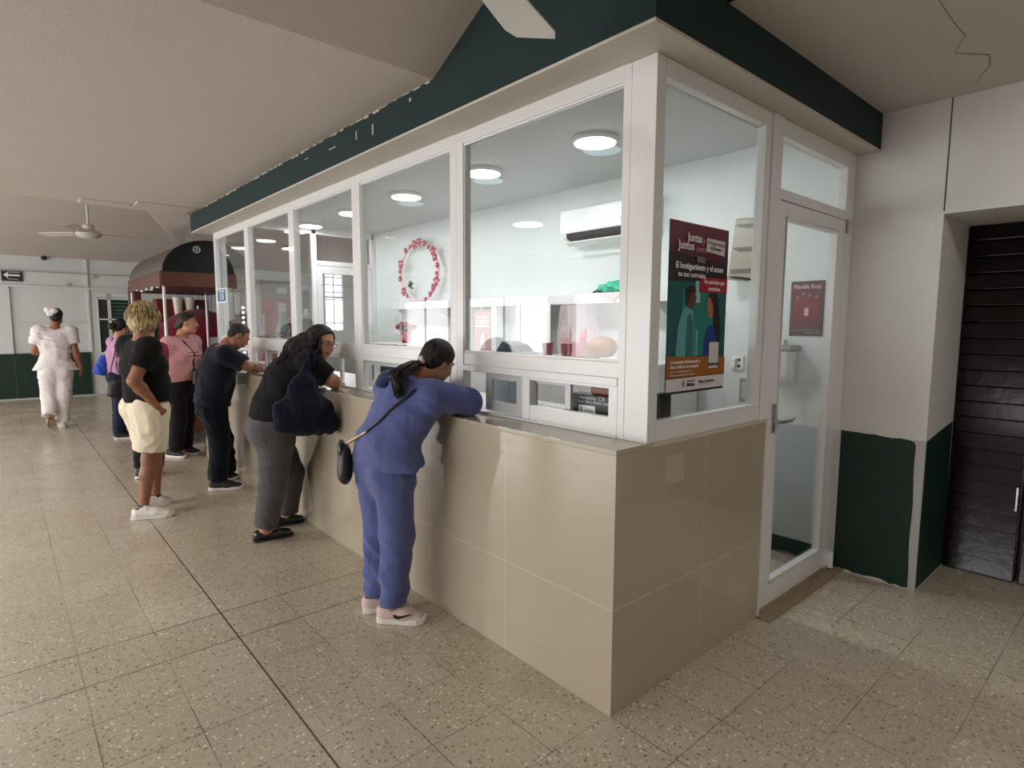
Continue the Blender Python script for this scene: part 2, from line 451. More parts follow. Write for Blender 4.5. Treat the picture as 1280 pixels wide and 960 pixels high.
# dark louvred wooden door in the recess
M_ww = mat('dark varnished wood', srgb(24, 11, 11), .2, 0., .35, 6., spec=.3, bump=.1, bscale=20.)
dz = G(); dz.box(2.86, 2.90, -1.72, -D, 0.005, 2.175)
door1 = dz.build('door_1', mat('black brown wood', srgb(26, 14, 13), .3), kind='structure')
def louvre(ya, yb, x):
    lf = G(); lf.box(x+.004, x+.034, ya, ya-.012, .01, 2.17); lf.box(x+.004, x+.034, yb+.012, yb, .01, 2.17)
    leaf = lf.build('door_leaf', M_ww, door1, bevel=.002)
    z = .012
    while z < 2.15:
        z2 = min(z+.0985, 2.172)
        G().hexa([(x-.010, ya-.008, z), (x-.010, yb+.008, z), (x+.03, yb+.008, z), (x+.03, ya-.008, z)],
                 [(x+.016, ya-.008, z2), (x+.016, yb+.008, z2), (x+.036, yb+.008, z2), (x+.036, ya-.008, z2)]).build('slat', M_ww, leaf, bevel=.003)
        z += .0985
louvre(-D-.004, -.828, 2.815); louvre(-.838, -1.30, 2.822)
G().box(2.79, 2.82, -.80, -.815, .45, .60).build('pull_handle', M_chrome, door1, bevel=.004)

# other walls of the hall
g = G()
g.box(-6.7, -6.5, -5, 14, 2.2, 3.7)
OPEN = [(-.2, 3.0), (3.6, 6.8), (7.4, 10.4), (11.0, 13.4)]
ys = [-5]+[q for p in OPEN for q in p]+[14]
for a, b in zip(ys[0::2], ys[1::2]): g.box(-6.7, -6.5, a, b, 0, 2.2)
wl = g.build('wall_left', M_wall, kind='structure')
M_bar = mat('grey steel bars', srgb(120, 122, 122), .4, .6)
for n, (a, b) in enumerate(OPEN):
    w = G()
    for k in range(3):
        y = a+(b-a)*k/2; w.box(-6.62, -6.58, y-.02, y+.02, 0, 2.2)
    for z in (.0, 2.17): w.box(-6.62, -6.58, a, b, z, z+.03)
    w.build('window_%d' % (10+n), M_bar, kind='structure')
G().box(-6.7, 3.3, -5.2, -5.0, 0, 3.7).build('wall_near', M_wall, kind='structure')
g = G(); g.box(6.0, 6.2, 6.0, 14.2, 0, 3.7)
g.build('wall_farright', M_far, kind='structure')
g = G(); g.box(XB+.10, 6.2, 6.05, 6.2, 0, 3.7); g.build('wall_cross', M_far, kind='structure')

# far wall of the hall, with the raised band, rails and green dado
g = G(); g.box(-6.7, 4.95, 13.9, 14.1, 0, 3.2); g.box(4.95, 5.45, 13.9, 14.1, 0, 1.35); g.box(4.95, 5.45, 13.9, 14.1, 2.98, 3.2); g.box(5.45, 6.2, 13.9, 14.1, 0, 3.2)
wf = g.build('wall_far', M_far, kind='structure')
g = G(); g.box(-6.5, 6, 13.84, 13.9, 2.24, 2.285); g.box(-6.5, 6, 13.87, 13.9, 1.55, 1.58)
g.box(-6.5, -1.53, 13.85, 13.9, 0, 2.24); g.box(-.29, -.25, 13.86, 13.9, .93, 2.86)
g.box(-6.5, 6, 13.80, 13.9, 2.55, 2.555)
g.build('rail', M_far, wf, bevel=.004)
G().box(-6.5, -.30, 13.835, 13.905, .02, .925).build('green_dado', M_green, wf)
G().box(-1.54, -1.52, 13.83, 13.9, .02, .925).build('seam', mat('dark seam', srgb(70, 66, 60), .9), wf)
G().box(-6.5, 6, 13.828, 13.9, 0, .03).build('baseboard_far', M_greystrip, kind='structure')
for (x, z) in ((-.60, 2.33), (-.15, 2.50)):
    G().cyl((x, 13.9, z), (x, 13.86, z), .035, 14).build('junction_plate', M_greystrip, wf)

# barred daylight window far behind the booth
wn = G()
for k in range(3): wn.box(4.95+.5*k/2-.012, 4.95+.5*k/2+.012, 13.93, 13.96, 1.35, 2.98)
for z in (1.365, 2.2, 2.4, 2.6, 2.8, 2.965): wn.box(4.95, 5.45, 13.93, 13.96, z-.012, z+.012)
wfar = wn.build('window_8', M_bar, kind='structure')

# white grille with diamond mesh and green louvres on the far wall
gr = thing('grille_window', (.2, 13.86, 1.17), 'white barred window with diamond mesh and green louvres on the far wall', 'window')
f = G()
for x in (-.12, .07, .10, .52): f.box(x-.012, x+.012, 13.83, 13.87, .9, 2.08)
for z in (.9, 1.62, 2.06): f.box(-.13, .53, 13.83, 13.87, z-.014, z+.014)
f.box(-.10, .05, 13.84, 13.87, 2.10, 2.16); f.box(.15, .50, 13.84, 13.87, 2.10, 2.16)
f.build('frame', M_white, gr)
f = G()
for k in range(-14, 24):
    for sgn in (1, -1):
        a = Vector((-.11, 13.855, .93+k*.06)); b = a+Vector((.17, 0, .17*sgn*1.3))
        if .92 < a.z < 2.04 and .92 < b.z < 2.04: f.tube([a, b], .004, 5)
f.build('mesh', mat('dark wire mesh', srgb(60, 66, 66), .5), gr)
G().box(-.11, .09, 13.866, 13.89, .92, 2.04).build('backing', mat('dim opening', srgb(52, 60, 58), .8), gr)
f = G()
for k in range(15): f.hexa([(.115, 13.845, .94+k*.074), (.505, 13.845, .94+k*.074), (.505, 13.85, .935+k*.074), (.115, 13.85, .935+k*.074)],
                           [(.115, 13.875, 1.0+k*.074), (.505, 13.875, 1.0+k*.074), (.505, 13.88, .995+k*.074), (.115, 13.88, .995+k*.074)])
f.build('louvres', mat('dark green louvre', srgb(30, 66, 58), .4), gr)

# ------------------------------------------------------------------ the booth front
ct = thing('service_counter', (0, 0, 0), 'long beige tiled counter below the booth windows, people leaning on it', 'counter')
G().hexa([(0, .0, 0), (0, YE, 0), (.04, YE, 0), (.04, .04, 0)], [(0, .0, HC-.02), (0, YE, HC-.02), (.04, YE, HC-.02), (.04, .04, HC-.02)]).build('front_panel', M_tx, ct, bevel=.0015)
G().hexa([(0, 0, 0), (1.2145, 0, 0), (1.2145, .04, 0), (.04, .04, 0)], [(0, 0, HC-.0205), (1.2145, 0, HC-.0205), (1.2145, .04, HC-.0205), (.04, .04, HC-.0205)]).build('side_panel', M_ty, ct, bevel=.0015)
G().box(0, .235, .0, YE, HC-.02, HC).build('ledge', M_ledge, ct, bevel=.0015)
G().box(.2355, 1.2145, .0, .04, HC-.02, HC-.0005).build('ledge', M_tx, ct)
G().box(0, .24, YE-.04, YE, 0, HC-.02).build('end_panel', M_ty, ct)
for (a, b) in ((.30, .36), (.62, .70), (.95, .97), (1.9, 1.93), (2.35, 2.41)): G().box(-.0012, .006, a, b, HC-.0045, HC+.0008).build('chipped_edge', mat('chipped tile body', srgb(222, 214, 200), .8), ct)
G().box(.325, .468, -.0008, .001, .885, 1.005).build('tape_residue', mat('dull glue residue', srgb(184, 172, 150), .3), ct)  # faint rectangle, a little paler and duller than the tile
G().box(1.2145, 2.232, -.075, .05, 0, .012).build('threshold', mat('worn cement sill', srgb(150, 132, 108), .8, 0., .25, 30., bump=.6), ct, bevel=.004)

post = G(); post.box(.191, .2505, 0, .1175, HC, HS-.0005)
post.build('trim_3', M_alu, kind='structure', bevel=.003)
X0, X1 = .191, .243
bays = [(.118, 1.29), (1.29, 2.485), (2.485, 3.685), (3.685, 4.885), (4.885, YE)]
def sash(win, ya, yb, x, za=1.112, zb=1.298, m=None, wd=.045):
    s = G(); m = m or M_alu
    s.box(x, x+.018, ya, ya+wd, za, zb); s.box(x, x+.018, yb-wd, yb, za, zb)
    s.box(x, x+.018, ya+wd, yb-wd, za, za+.05); s.box(x, x+.018, ya+wd, yb-wd, zb-.03, zb)
    so = s.build('sash', m, win, bevel=.002)
    G().box(x+.007, x+.012, ya+wd, yb-wd, za+.05, zb-.03).build('sash_glass', M_glass, so)
for n, (a, b) in enumerate(bays):
    f = G(); w = .06; wa = .036 if n == 0 else .06
    f.box(X0, X1, a, a+wa, HC, HS-.001); f.box(X0, X1, b-w, b, HC, HS-.001)
    f.box(X0, X1, a+wa, b-w, 2.515, HS-.001)
    f.box(X0-.004, X1, a+wa, b-w, 1.30, 1.335); f.box(X0+.004, X1-.004, a+wa, b-w, 1.335, 1.40)
    if n == 0:
        f.box(X0, X0+.03, a+wa, .20, HC+.014, 1.30); f.box(X0, X0+.03, .20, .69, HC+.014, 1.166); f.box(X0, X0+.03, .20, .69, 1.287, 1.30)
        f.box(X0-.003, X0+.03, .69, .743, HC+.014, 1.30)
    f.box(X0-.006, X1, a+wa, b-w, HC+.0005, HC+.014)
    f.box(X0+.006, X0+.019, a+wa, a+wa+.008, 1.412, 2.503); f.box(X0+.006, X0+.019, b-w-.008, b-w, 1.412, 2.503)
    f.box(X0+.006, X0+.019, a+wa, b-w, 2.503, 2.515); f.box(X0+.006, X0+.019, a+wa, b-w, 1.40, 1.412)
    win = f.build('window_%d' % (n+1), M_alu, kind='structure', bevel=.0025)
    G().box(X0+.020, X0+.026, a+wa-.002, b-w+.002, 1.395, 2.52).build('pane', M_glass, win)
    if n == 0:
        sash(win, .74, 1.035, X0+.002, 1.105, 1.30, M_alug, .05)
        sash(win, .452, .72, X0+.034, 1.112, 1.30, M_alug, .035)
    elif n == 1:
        sash(win, a+w+.02, a+.60, X0+.006); sash(win, a+.56, b-w-.03, X0+.030, m=M_alug)
    elif n == 2:
        sash(win, b-.42, b-w, X0+.006); sash(win, b-.40, b-w-.02, X0+.030, m=M_alug)
        G().box(X0+.03, X0+.05, a+.34, a+.38, HC+.012, 1.30).build('hatch_stile', M_alu, win, bevel=.002)
    else:
        sash(win, a+w, a+.44, X0+.006); sash(win, b-.45, b-w-.02, X0+.006); sash(win, a+.40, b-.42, X0+.030, m=M_alug)
# glazing on the short side, over the counter
f = G()
f.box(.251, 1.13, -.001, .045, HC, 1.162); f.box(.251, 1.13, -.001, .045, 2.505, HS-.001); f.box(1.075, 1.13, .0, .045, 1.162, 2.505)
f.box(.251, .265, .008, .045, 1.162, 2.505)
f.box(.251, 1.10, -.004, .02, 1.150, 1.166); f.box(1.085, 1.10, -.004, .02, 1.162, 2.5)
win = f.build('window_6', M_alu, kind='structure', bevel=.0025)
G().box(.262, 1.08, .022, .028, 1.16, 2.507).build('pane', M_glass, win)
# door frame and the glazed aluminium door with its transom
f = G()
f.box(1.13, 1.232, -.012, .055, HC-.0005, HS-.001); f.box(1.2155, 1.232, -.008, .055, .012, HC)
f.box(2.122, XB-.001, -.004, .055, .012, HS-.001); f.box(1.232, 2.122, -.004, .05, 2.49, HS-.001)
f.box(1.232, 2.122, -.006, .05, 2.186, 2.238); f.box(2.10, 2.122, -.006, .05, 2.238, 2.49); f.box(1.232, 1.246, -.004, .05, 2.238, 2.49)
win = f.build('window_7', M_alu, kind='structure', bevel=.003)
G().box(1.24, 2.11, .022, .028, 2.23, 2.50).build('pane', M_glass, win)
f = G()
f.box(1.236, 1.318, -.006, .036, .042, 2.180); f.box(2.0, 2.117, -.006, .036, .042, 2.180)
f.box(1.318, 2.0, -.006, .036, .042, .165); f.box(1.318, 2.0, -.006, .036, 2.108, 2.180)
for (a, b, c, d) in ((1.318, 1.332, .165, 2.108), (1.986, 2.0, .165, 2.108)): f.box(a, b, -.010, .03, c, d)
f.box(1.318, 2.0, -.010, .03, .165, .180); f.box(1.318, 2.0, -.010, .03, 2.094, 2.108)
dr = f.build('door_2', M_alu, kind='structure', bevel=.003)
G().box(1.325, 1.993, .012, .018, .172, 2.10).build('pane', M_glass, dr)
h = G(); h.box(1.262, 1.292, -.014, -.006, 1.0, 1.15); h.cyl((1.277, -.006, 1.06), (1.277, -.05, 1.06), .011, 12)
h.tube([(1.277, -.048, 1.06), (1.34, -.052, 1.057), (1.41, -.050, 1.057), (1.455, -.046, 1.064)], [.010, .010, .009, .006], 10)
h.build('lever_handle', M_chrome, dr, smooth='auto')
h = G(); h.cyl((2.145, -.02, .03), (2.145, -.02, .13), .02, 12); h.box(2.10, 2.15, -.02, .0, .05, .12)
h.build('hinge', M_white, dr, smooth='auto')
h = G(); h.cyl((2.13, -.018, 2.11), (2.13, -.018, 2.19), .012, 10); h.build('hinge', M_alug, dr, smooth='auto')

# glazed end of the booth
f = G()
for (a, b) in ((.251, .31), (1.33, 1.39), (2.17, 2.233)): f.box(a, b, YE-.05, YE, HC if a < .3 else 0, 2.77)
f.box(.251, 2.2, YE-.05, YE, 2.69, 2.77); f.box(.251, 1.36, YE-.05, YE, 1.02, 1.09); f.box(.251, 1.36, YE-.04, YE-.01, 0, 1.02)
f.box(1.39, 2.17, YE-.045, YE-.005, 2.30, 2.36)
win = f.build('window_9', M_alu, kind='structure', bevel=.003)
G().box(.30, 1.34, YE-.03, YE-.024, 1.08, 2.70).build('pane', M_glass, win)
f = G(); f.box(1.395, 1.47, YE-.04, YE-.01, .01, 2.295); f.box(2.09, 2.165, YE-.04, YE-.01, .01, 2.295); f.box(1.47, 2.09, YE-.04, YE-.01, .01, .2); f.box(1.47, 2.09, YE-.04, YE-.01, 2.2, 2.295)
dr3 = f.build('door_3', M_alu, kind='structure', bevel=.003)
G().box(1.46, 2.10, YE-.028, YE-.022, .19, 2.21).build('pane', M_glass, dr3)
# ------------------------------------------------------------------ lamps
M_lampon = emit('lit lamp diffuser', (1., .99, .97), 14.)
M_lamplob = emit('lit hall lamp diffuser', (1., .97, .92), 8.)
M_lampghost = mat('pale blue diffuser', srgb(214, 234, 240), .3, 0., .02, emis=(.72, .86, .9), estr=.12)  # faint glow put into the colour, for ghost images of the lit lamps
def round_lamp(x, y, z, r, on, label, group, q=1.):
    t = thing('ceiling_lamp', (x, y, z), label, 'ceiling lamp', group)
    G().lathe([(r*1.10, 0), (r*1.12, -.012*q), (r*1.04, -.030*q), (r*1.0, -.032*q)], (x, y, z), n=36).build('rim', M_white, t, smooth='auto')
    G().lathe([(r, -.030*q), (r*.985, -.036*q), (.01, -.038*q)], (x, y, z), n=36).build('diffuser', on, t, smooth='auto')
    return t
wh = ['just behind the corner post', 'behind the second pane from the corner', 'behind the third pane from the corner', 'above the far hatches', 'at the far end of the booth']
for n, y in enumerate((1.25, 2.365, 3.53, 4.66, 5.78)):
    round_lamp(1.23 if n else 1.28, y, 2.77, .135, M_lampon, 'lit round white ceiling lamp in the booth, '+wh[n], 'lit lamps in the booth ceiling')
    l = bpy.data.lights.new('booth_lamp_light', 'AREA'); l.shape = 'DISK'; l.size = .27; l.energy = BOOTH; l.color = (.96, .985, 1.)
    o = bpy.data.objects.new('booth_lamp_light', l); COL.objects.link(o); o.location = (1.23 if n else 1.28, y, 2.725)
for n, (x, y) in enumerate(((1.50, 1.376), (1.455, 2.583), (1.472, 3.85))):  # added discs imitating the lit lamps' ghost images, not real fixtures
    round_lamp(x, y, 2.7695, .125, M_lampghost, ['unlit pale blue round ceiling lamp next to the lit one by the corner post', 'unlit pale blue round ceiling lamp behind the second pane', 'unlit pale blue round ceiling lamp behind the third pane'][n], 'unlit lamps in the booth ceiling', .3)
for n, y in enumerate((-.05, 3.87, 7.0, 11.4, -2.2)):  # last one is added out of view to brighten the short side
    z = (3.40, 2.785, 2.99, 3.19, 2.79)[n]; lx = 1.1 if n == 4 else -2.68
    round_lamp(lx, y, z-.001, .17, M_lamplob, ['lit round lamp on the hall ceiling above the camera', 'lit round lamp on the hall ceiling opposite the booth', 'lit round lamp on the hall ceiling past the popcorn cart', 'lit round lamp on the hall ceiling near the far wall', 'lit round lamp on the low hall ceiling before the louvred door'][n], 'hall ceiling lamps')
    l = bpy.data.lights.new('hall_lamp_light', 'AREA'); l.shape = 'DISK'; l.size = .34; l.energy = HALL*(.8 if n == 4 else 1.); l.color = (1., .975, .94)
    o = bpy.data.objects.new('hall_lamp_light', l); COL.objects.link(o); o.location = (lx, y, z-.05)

# ------------------------------------------------------------------ ceiling fans
M_fan = mat('off white enamel', srgb(206, 202, 194), .35, 0., .04)
def fan(x, y, z, top, angs, length, label, w=.075):
    t = thing('ceiling_fan', (x, y, z), label, 'ceiling fan', 'hall ceiling fans')
    G().cyl((x, y, z+.12), (x, y, top), .017, 14).lathe([(.065, 0), (.05, -.05), (.02, -.06)], (x, y, top), n=20).build('rod', M_fan, t, smooth='auto')
    G().lathe([(.045, .14), (.07, .12), (.075, .06), (.12, .05), (.155, .02), (.16, -.01), (.12, -.045), (.05, -.06), (.01, -.062)], (x, y, z), n=30).build('motor_housing', M_fan, t, smooth='auto')
    for a in angs:
        a = math.radians(a); d = Vector((math.cos(a), math.sin(a), 0)); s = Vector((-math.sin(a), math.cos(a), .22))
        o = Vector((x, y, z+.015)); f = G(); L0, L1 = .2, length
        sec = []
        for k in range(9):
            q = k/8; ww = w*(.75+.35*q)*(1 if k < 8 else .75)
            p = o+d*(L0+(L1-L0)*q); sec.append((p-s*ww, p+s*ww, ))
        top_ = [p[0] for p in sec]+[p[1] for p in reversed(sec)]
        f.ext(top_, (0, 0, .006)); f.build('blade', M_fan, t, bevel=.002)
        G().hexa([o+d*.1-s*.02, o+d*.26-s*.03, o+d*.26+s*.03, o+d*.1+s*.02], [q+Vector((0, 0, .012)) for q in (o+d*.1-s*.02, o+d*.26-s*.03, o+d*.26+s*.03, o+d*.1+s*.02)]).build('blade_arm', M_alug, t)
fan(-.68, 9.0, 2.80, 3.49, (8, 128, 248), .80, 'white ceiling fan hanging on a rod at the far end of the hall')
fan(-.875, -.12, 2.50, 3.40, (24.5, 144.5, 264.5), .62, 'white ceiling fan with a blade tip before the green fascia', .085)

# ------------------------------------------------------------------ on the far wall
t = thing('direction_sign', (-1.47, 13.88, 2.46), 'black sign with a white arrow pointing left, high on the far wall', 'sign')
G().box(-1.63, -1.31, 13.865, 13.9, 2.355, 2.565).build('plate', mat('black sign plate', (.02, .02, .022), .4), t, bevel=.004)
G().ext([(-1.60, 13.862, 2.47), (-1.53, 13.862, 2.53), (-1.53, 13.862, 2.485), (-1.35, 13.862, 2.485), (-1.35, 13.862, 2.452), (-1.53, 13.862, 2.452), (-1.53, 13.862, 2.41)], (0, .004, 0)).build('arrow', M_paper, t)
for b_ in ((-1.52, -1.35, 2.515, 2.535), (-1.54, -1.38, 2.385, 2.40)): G().box(b_[0], b_[1], 13.862, 13.866, b_[2], b_[3]).build('lettering_band', mat('grey lettering', (.35, .35, .35), .6), t)
t = thing('security_camera', (-.96, 13.85, 2.84), 'small dark security camera at the top of the far wall', 'camera')
G().cyl((-.96, 13.9, 2.86), (-.96, 13.84, 2.86), .03, 14).build('bracket', M_white, t, smooth='auto')
G().ball((-.96, 13.81, 2.835), (.05, .05, .045)).build('dome', M_black, t, smooth=True)
t = thing('vertical_blind', (1.6, 13.84, .4), 'pale grey vertical strip curtain on the far wall behind the cart', 'curtain')
f = G()
for k in range(11): f.box(1.12+k*.10, 1.205+k*.10, 13.82+.02*(k % 2), 13.835+.02*(k % 2), .35, 2.62)
f.build('strips', mat('pale blue grey blind', srgb(196, 204, 212), .6), t, bevel=.004)
G().box(1.08, 2.25, 13.81, 13.88, 2.62, 2.68).build('head_rail', M_white, t, bevel=.004)

# ------------------------------------------------------------------ popcorn cart
M_cblack = mat('black painted sheet', (.006, .0065, .007), .45, 0., .2, 12., spec=.2)
M_cshell = mat('dark grey canopy sheet', srgb(74, 68, 64), .42, .1, .12, 6.)
M_cbrown = mat('red brown varnished wood', srgb(86, 48, 34), .45, 0., .25, 7., spec=.3)
M_post = mat('satin white post', srgb(200, 198, 192), .3, .3)
cx0, cx1, cy0, cy1 = -.222, .885, 6.80, 9.15
cart = thing('snack_cart', ((cx0+cx1)/2, 7.9, 0), 'snack cart with black arched canopy and brown wooden trim past the booth', 'cart')
mid = (cx0+cx1)/2; rr = (cx1-cx0)/2-.02; zt = 2.175; hh = .415
arc = [(mid-rr*math.cos(PI*k/28), zt+hh*math.sin(PI*k/28)) for k in range(29)]
f = G()
v = [(x, y, z) for y in (cy0+.02, cy1-.02) for x, z in arc]+[(mid+(x-mid)*.97, y, zt+(z-zt)*.965) for y in (cy0+.02, cy1-.02) for x, z in arc]
q = []
for k in range(28):
    q += [(k, k+1, 29+k+1, 29+k), (58+k, 87+k, 87+k+1, 58+k+1), (k, 58+k, 58+k+1, k+1), (29+k, 29+k+1, 87+k+1, 87+k)]
q += [(0, 29, 87, 58), (28, 86, 115, 57)]
f.add(v, q).build('canopy', M_cshell, cart, smooth='auto')
for y in (cy0+.012, cy1-.035):
    G().ext([(mid+(x-mid)*.985, y, zt+(z-zt)*.985) for x, z in arc], (0, .02, 0)).build('end_panel', M_cblack, cart)
f = G(); f.tube([(.19+.036*math.cos(a), cy0+.008, 2.465+.036*math.sin(a)) for a in [2*PI*k/20 for k in range(21)]], .009, 8, cap=False)
f.build('vent_ring', mat('grey vent ring', srgb(170, 172, 172), .35, .4), cart, smooth=True)
G().cyl((.19, cy0+.014, 2.465), (.19, cy0+.006, 2.465), .012, 12).build('vent_knob', M_alug, cart)
f = G()
f.box(cx0, cx1, cy0, cy0+.03, 2.0, 2.18); f.box(cx0, cx1, cy1-.03, cy1, 2.0, 2.18); f.box(cx0, cx0+.03, cy0+.03, cy1-.03, 2.0, 2.18); f.box(cx1-.03, cx1, cy0+.03, cy1-.03, 2.0, 2.18)
f.build('trim_frame', M_cbrown, cart, bevel=.006)
G().box(cx0+.03, cx1-.03, cy0+.03, cy1-.03, 2.02, 2.045).build('canopy_floor', mat('dark brown underside', srgb(62, 30, 22), .5), cart)
for (x, y) in ((cx0+.035, cy0+.04), (cx1-.05, cy0+.04), (cx0+.035, cy1-.05), (cx1-.05, cy1-.05)):
    G().cyl((x, y, .9), (x, y, 2.02), .017, 12).build('post', M_post, cart, smooth='auto')
f = G(); f.box(cx0+.03, cx1-.03, cy0+.06, cy1-.06, .16, .88)
f.build('body', M_cbrown, cart, bevel=.01)
G().box(cx0+.0, cx1, cy0+.03, cy1-.03, .88, .92).build('worktop', mat('steel worktop', srgb(160, 160, 158), .3, .7), cart, bevel=.004)
for (x, y) in ((cx0+.08, cy0+.2), (cx1-.08, cy0+.2), (cx0+.08, cy1-.25), (cx1-.08, cy1-.25)):
    w = G().cyl((x-.02, y, .085), (x+.02, y, .085), .085, 20).build('wheel', M_black, cart, smooth='auto')
    G().cyl((x-.024, y, .085), (x+.024, y, .085), .03, 12).build('wheel_hub', M_chrome, w, smooth='auto')
M_bulb = emit('small white bulb', (1., .98, .95), 7.)
for k in range(10):
    z = 1.76-k*.066
    G().ball((cx1-.165, cy0+.04, z), .016, 10, 6).build('bulb', M_bulb, cart, smooth=True)
G().box(cx1-.19, cx1-.14, cy0+.05, cy0+.07, 1.1, 2.02).build('light_strip', mat('black strip', (.03, .03, .035), .5), cart)
for k in range(12): G().ball((cx0+.02+.015*math.sin(k*2.1), cy0+.3+k*.12, 1.995+.012*math.sin(k*1.3)), (.022, .04, .012), 8, 5).build('garland_leaf', M_white, cart, smooth=True)

# behind the cart: umbrella, red stand with white jars, maroon banner
t = thing('parasol', (.92, 10.02, 0), 'dark red parasol open low behind the woman in the pink T-shirt', 'umbrella')
M_par = fabric('dark red parasol cloth', srgb(112, 22, 38), .1, .7)
ux, uy, uz = .92, 10.02, 1.80
f = G(); n = 8; R_ = .80
v = [(ux, uy, uz)]; q = []
for i in range(1, 7):
    for k in range(n*4):
        a = 2*PI*k/(n*4); s = i/6; sag = .05*s*s*abs(math.sin(a*n/2))
        v.append((ux+R_*s*(1-sag)*math.cos(a), uy+R_*s*(1-sag)*math.sin(a), uz-.48*s**1.9))
m4 = n*4
for k in range(m4): q.append((0, 1+k, 1+(k+1) % m4))
for i in range(5):
    for k in range(m4): q.append((1+i*m4+k, 1+(i+1)*m4+k, 1+(i+1)*m4+(k+1) % m4, 1+i*m4+(k+1) % m4))
o = f.add(v, q).build('canopy', M_par, t, smooth=True)
sm = o.modifiers.new('thick', 'SOLIDIFY'); sm.thickness = .004
G().cyl((ux, uy, .02), (ux, uy, uz+.05), .016, 12).build('pole', M_post, t, smooth='auto')
G().lathe([(.22, 0), (.22, .05), (.04, .08), (.02, .10)], (ux, uy, 0)).build('foot', M_black, t, smooth='auto')
for k in range(n):
    a = 2*PI*k/n
    G().tube([(ux, uy, uz-.02), (ux+R_*.5*math.cos(a), uy+R_*.5*math.sin(a), uz-.48*.5**1.9-.012), (ux+R_*.98*math.cos(a), uy+R_*.98*math.sin(a), uz-.48*.97-.008)], .004, 6).build('rib', M_alug, t)
M_maroon = mat('maroon painted board', srgb(104, 24, 32), .5)
t = thing('display_stand', (.9, 11.3, 0), 'maroon display stand holding two white tapered cups behind the parasol', 'stand')
G().box(.51, 1.40, 11.25, 11.6, 0, 2.0).build('cabinet', M_maroon, t, bevel=.01)
G().box(.51, 1.40, 10.92, 11.25, 1.55, 1.58).build('shelf', M_maroon, t)
for k, x in enumerate((.83, 1.03)):
    t = G().lathe([(.045, 0), (.05, .02), (.085, .44), (.088, .45), (.075, .455)], (x, 11.08, 1.581), n=24).build('tapered_cup', mat('cream plastic', srgb(226, 220, 206), .5), None, smooth='auto')
    base_origin(t, (x, 11.08, 1.581))
    tag(t, ['white tapered cup on the maroon stand, the one nearer the cart post', 'white tapered cup on the maroon stand, the one nearer the booth frame'][k], 'cup', 'white cups on the maroon stand')
t = thing('banner_stand', (.05, 9.9, 0), 'narrow maroon and grey banner stand behind the cart post', 'banner')
G().box(-.03, .06, 9.9, 9.93, .1, 2.12).build('banner', M_maroon, t)
G().box(-.12, -.03, 9.895, 9.935, .1, 2.12).build('side_post', mat('grey brown panel', srgb(118, 104, 98), .6), t)
G().box(-.2, .15, 9.8, 10.03, 0, .1).build('foot', M_black, t, bevel=.01)

# ------------------------------------------------------------------ red drinks fridge seen through the booth glass
M_red = mat('red fridge enamel', srgb(172, 24, 40), .3, 0., .06, coat=.3)
fx0, fx1, fy = 1.58, 2.42, 8.80
t = thing('drinks_fridge', ((fx0+fx1)/2, 9.1, 0), 'tall red drinks fridge with a white bottle picture behind the booth glass', 'fridge')
G().box(fx0, fx1, fy+.02, fy+.72, .08, 2.28).build('cabinet', mat('grey fridge side', srgb(150, 146, 144), .4), t, bevel=.012)
fd = G().box(fx0+.01, fx1-.01, fy-.005, fy+.02, .12, 1.97).build('door', M_red, t, bevel=.006)
G().box(fx0+.01, fx1-.01, fy-.005, fy+.02, 1.985, 2.27).build('header', mat('grey fridge header', srgb(140, 132, 130), .4), t, bevel=.006)
G().box(fx0+.03, fx1-.03, fy+.01, fy+.66, 0, .08).build('plinth', M_black, t)
bx = 1.94
prof = [(.055, 1.90), (.062, 1.885), (.062, 1.82), (.075, 1.80), (.075, 1.765), (.060, 1.75), (.058, 1.66), (.10, 1.52), (.135, 1.38), (.135, 1.20), (.11, 1.05), (.12, .9), (.13, .6), (.11, .42)]
G().ext([(bx+w, fy-.009, z) for w, z in prof]+[(bx-w, fy-.009, z) for w, z in reversed(prof)], (0, .004, 0)).build('bottle_picture', mat('white print', srgb(232, 236, 230), .5), fd)
prof2 = [(.045, 1.75), (.05, 1.66), (.085, 1.52), (.115, 1.38), (.115, 1.22)]
G().ext([(bx+w, fy-.0115, z) for w, z in prof2]+[(bx-w*.4, fy-.0115, z) for w, z in reversed(prof2)], (0, .003, 0)).build('bottle_shading', mat('grey green print', srgb(176, 196, 192), .5), fd)
text('lettering', 'Coca-Cola', .17, (1.99, fy-.0135, 1.37), (1, 0, 0), (0, 0, 1), mat('dark red script', srgb(70, 30, 40), .5), fd, shear=.35, bold=.002, sx=.85)
G().box(1.86, 2.03, fy-.012, fy-.005, 2.06, 2.16).build('notice', M_paper, t)
G().box(fx0+.03, fx0+.06, fy-.05, fy-.006, 1.1, 1.7).build('door_handle', M_alug, fd, bevel=.006)

# soap dispenser and fire notices in the passage behind the booth
t = thing('towel_dispenser', (2.37, 8.0, 1.6), 'grey metal towel dispenser on a pillar beyond the booth end', 'dispenser')
G().box(1.86, 2.0, 7.75, 7.95, 1.72, 2.08).build('case', mat('dull steel', srgb(120, 120, 118), .35, .6), t, bevel=.012)
G().box(1.90, 1.96, 7.73, 7.75, 1.70, 1.78).build('paper_tongue', M_paper, t)
G().box(1.84, 2.06, 7.95, 8.02, 0, 2.9).build('pillar_board', M_far, t)
# ------------------------------------------------------------------ inside the booth
M_cab = mat('white laminate', srgb(216, 217, 218), .35, 0., .015, 3.)
M_flower = mat('crimson paper petals', srgb(172, 74, 96), .8, 0., .25, 90.)
M_pinkp = mat('pink paper petals', srgb(230, 186, 192), .8, 0., .15, 60.)
